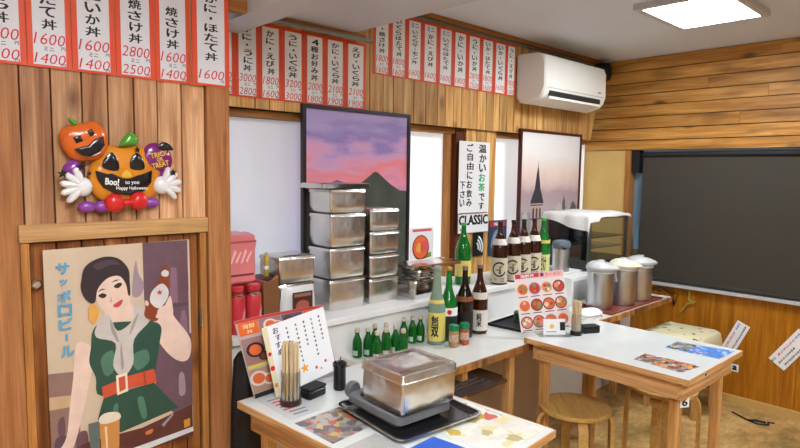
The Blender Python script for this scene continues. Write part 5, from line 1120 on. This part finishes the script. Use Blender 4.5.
# covered box under the window
t = thing('covered_stand', 'low greenish stand on the floor by the right wall under a floral cloth', 'stand', (3.95, 1.475, 0))
mb = MB(); mb.box(-.15, .2, -.17, .17, .20, .515, bev=.02); mb.build('stand_body', mat('stand_olive', '#6b6844', .6), t)
for x in (-.13, .18):
    for y in (-.15, .15): mb = MB(); mb.box(x - .015, x + .015, y - .015, y + .015, 0, .1995); mb.build('leg', M_leg, t, ang=0)
mb = MB(); n = 40; rings = []
for z_, k, wv in ((.40, 1.10, .02), (.44, 1.07, .012), (.475, 1.03, .002), (.485, .95, 0), (.486, .3, 0)):
    R_ = rrect(-.155 * k + .0, .205 * k, -.175 * k, .175 * k, .04 * k, 9)
    rings.append([(p[0], p[1] + (0), z_ - (wv * (1 + math.sin(i * .9)) if z_ < .46 else 0) + (.003 * math.sin(i * .7) if z_ > .47 else 0)) for i, p in enumerate(R_)])
mb.loft(rings)
def flor():
    m = bpy.data.materials.new('floral_cloth'); m.use_nodes = True; nt = m.node_tree; N = nt.nodes; L = nt.links; b = N['Principled BSDF']; b.inputs['Roughness'].default_value = .85
    tc = N.new('ShaderNodeTexCoord'); v = N.new('ShaderNodeTexVoronoi'); v.inputs['Scale'].default_value = 13; L.new(tc.outputs['Object'], v.inputs['Vector'])
    n = N.new('ShaderNodeTexNoise'); n.inputs['Scale'].default_value = 60; L.new(tc.outputs['Object'], n.inputs['Vector'])
    a = N.new('ShaderNodeMath'); a.operation = 'MULTIPLY_ADD'; a.inputs[1].default_value = .5; L.new(n.outputs[0], a.inputs[0]); L.new(v.outputs['Distance'], a.inputs[2])
    r = N.new('ShaderNodeValToRGB'); e = r.color_ramp.elements; e[0].position = .40; e[0].color = lin('#6d6a55'); e[1].position = .46; e[1].color = lin('#d6cda8'); L.new(a.outputs[0], r.inputs[0]); L.new(r.outputs[0], b.inputs['Base Color']); return m
tag(mb.build('floral_cloth', flor(), None, (3.95, 1.475, .035), ang=70), 'cream floral cloth covering the low stand by the right wall', 'cloth')
# dark worn patch and a strap on the floor
mb = MB(); mb.tube([(4.14, 1.20, .004), (4.10, 1.14, .006), (4.07, 1.09, .006), (4.05, 1.03, .006), (4.08, .98, .006), (4.13, .99, .006), (4.14, .96, .005)], .008, n=6, flat=.5)
mb.tube([(4.07, 1.09, .006), (4.10, 1.05, .008), (4.11, 1.0, .006)], .012, n=6, flat=.4)
tag(mb.build('floor_strap', M_blackm), 'curled black strap lying on the floor near the right wall', 'strap')
# black bag behind table
t = thing('black_bag', 'black bag standing on the floor between the post and the foreground table', 'bag', (1.02, 1.87, 0))
mb = MB(); rings = []
for z_, a, b in ((.0, .06, .05), (.3, .065, .055), (.7, .055, .05), (.86, .045, .04), (.885, .03, .02)): rings.append([(a * math.cos(2 * PI * k / 20) * (1 + .06 * math.sin(k * 3)), b * math.sin(2 * PI * k / 20), z_) for k in range(20)])
mb.loft(rings); mb.build('bag_body', mat('bag_black', '#141318', .55, bump=.3, bscale=30), t)
mb = MB(); mb.tube([(-.03, -.02, .87), (-.025, -.03, .92), (.0, -.035, .94), (.025, -.03, .92), (.03, -.02, .87)], .006, n=6); mb.build('bag_handle', M_black, t)
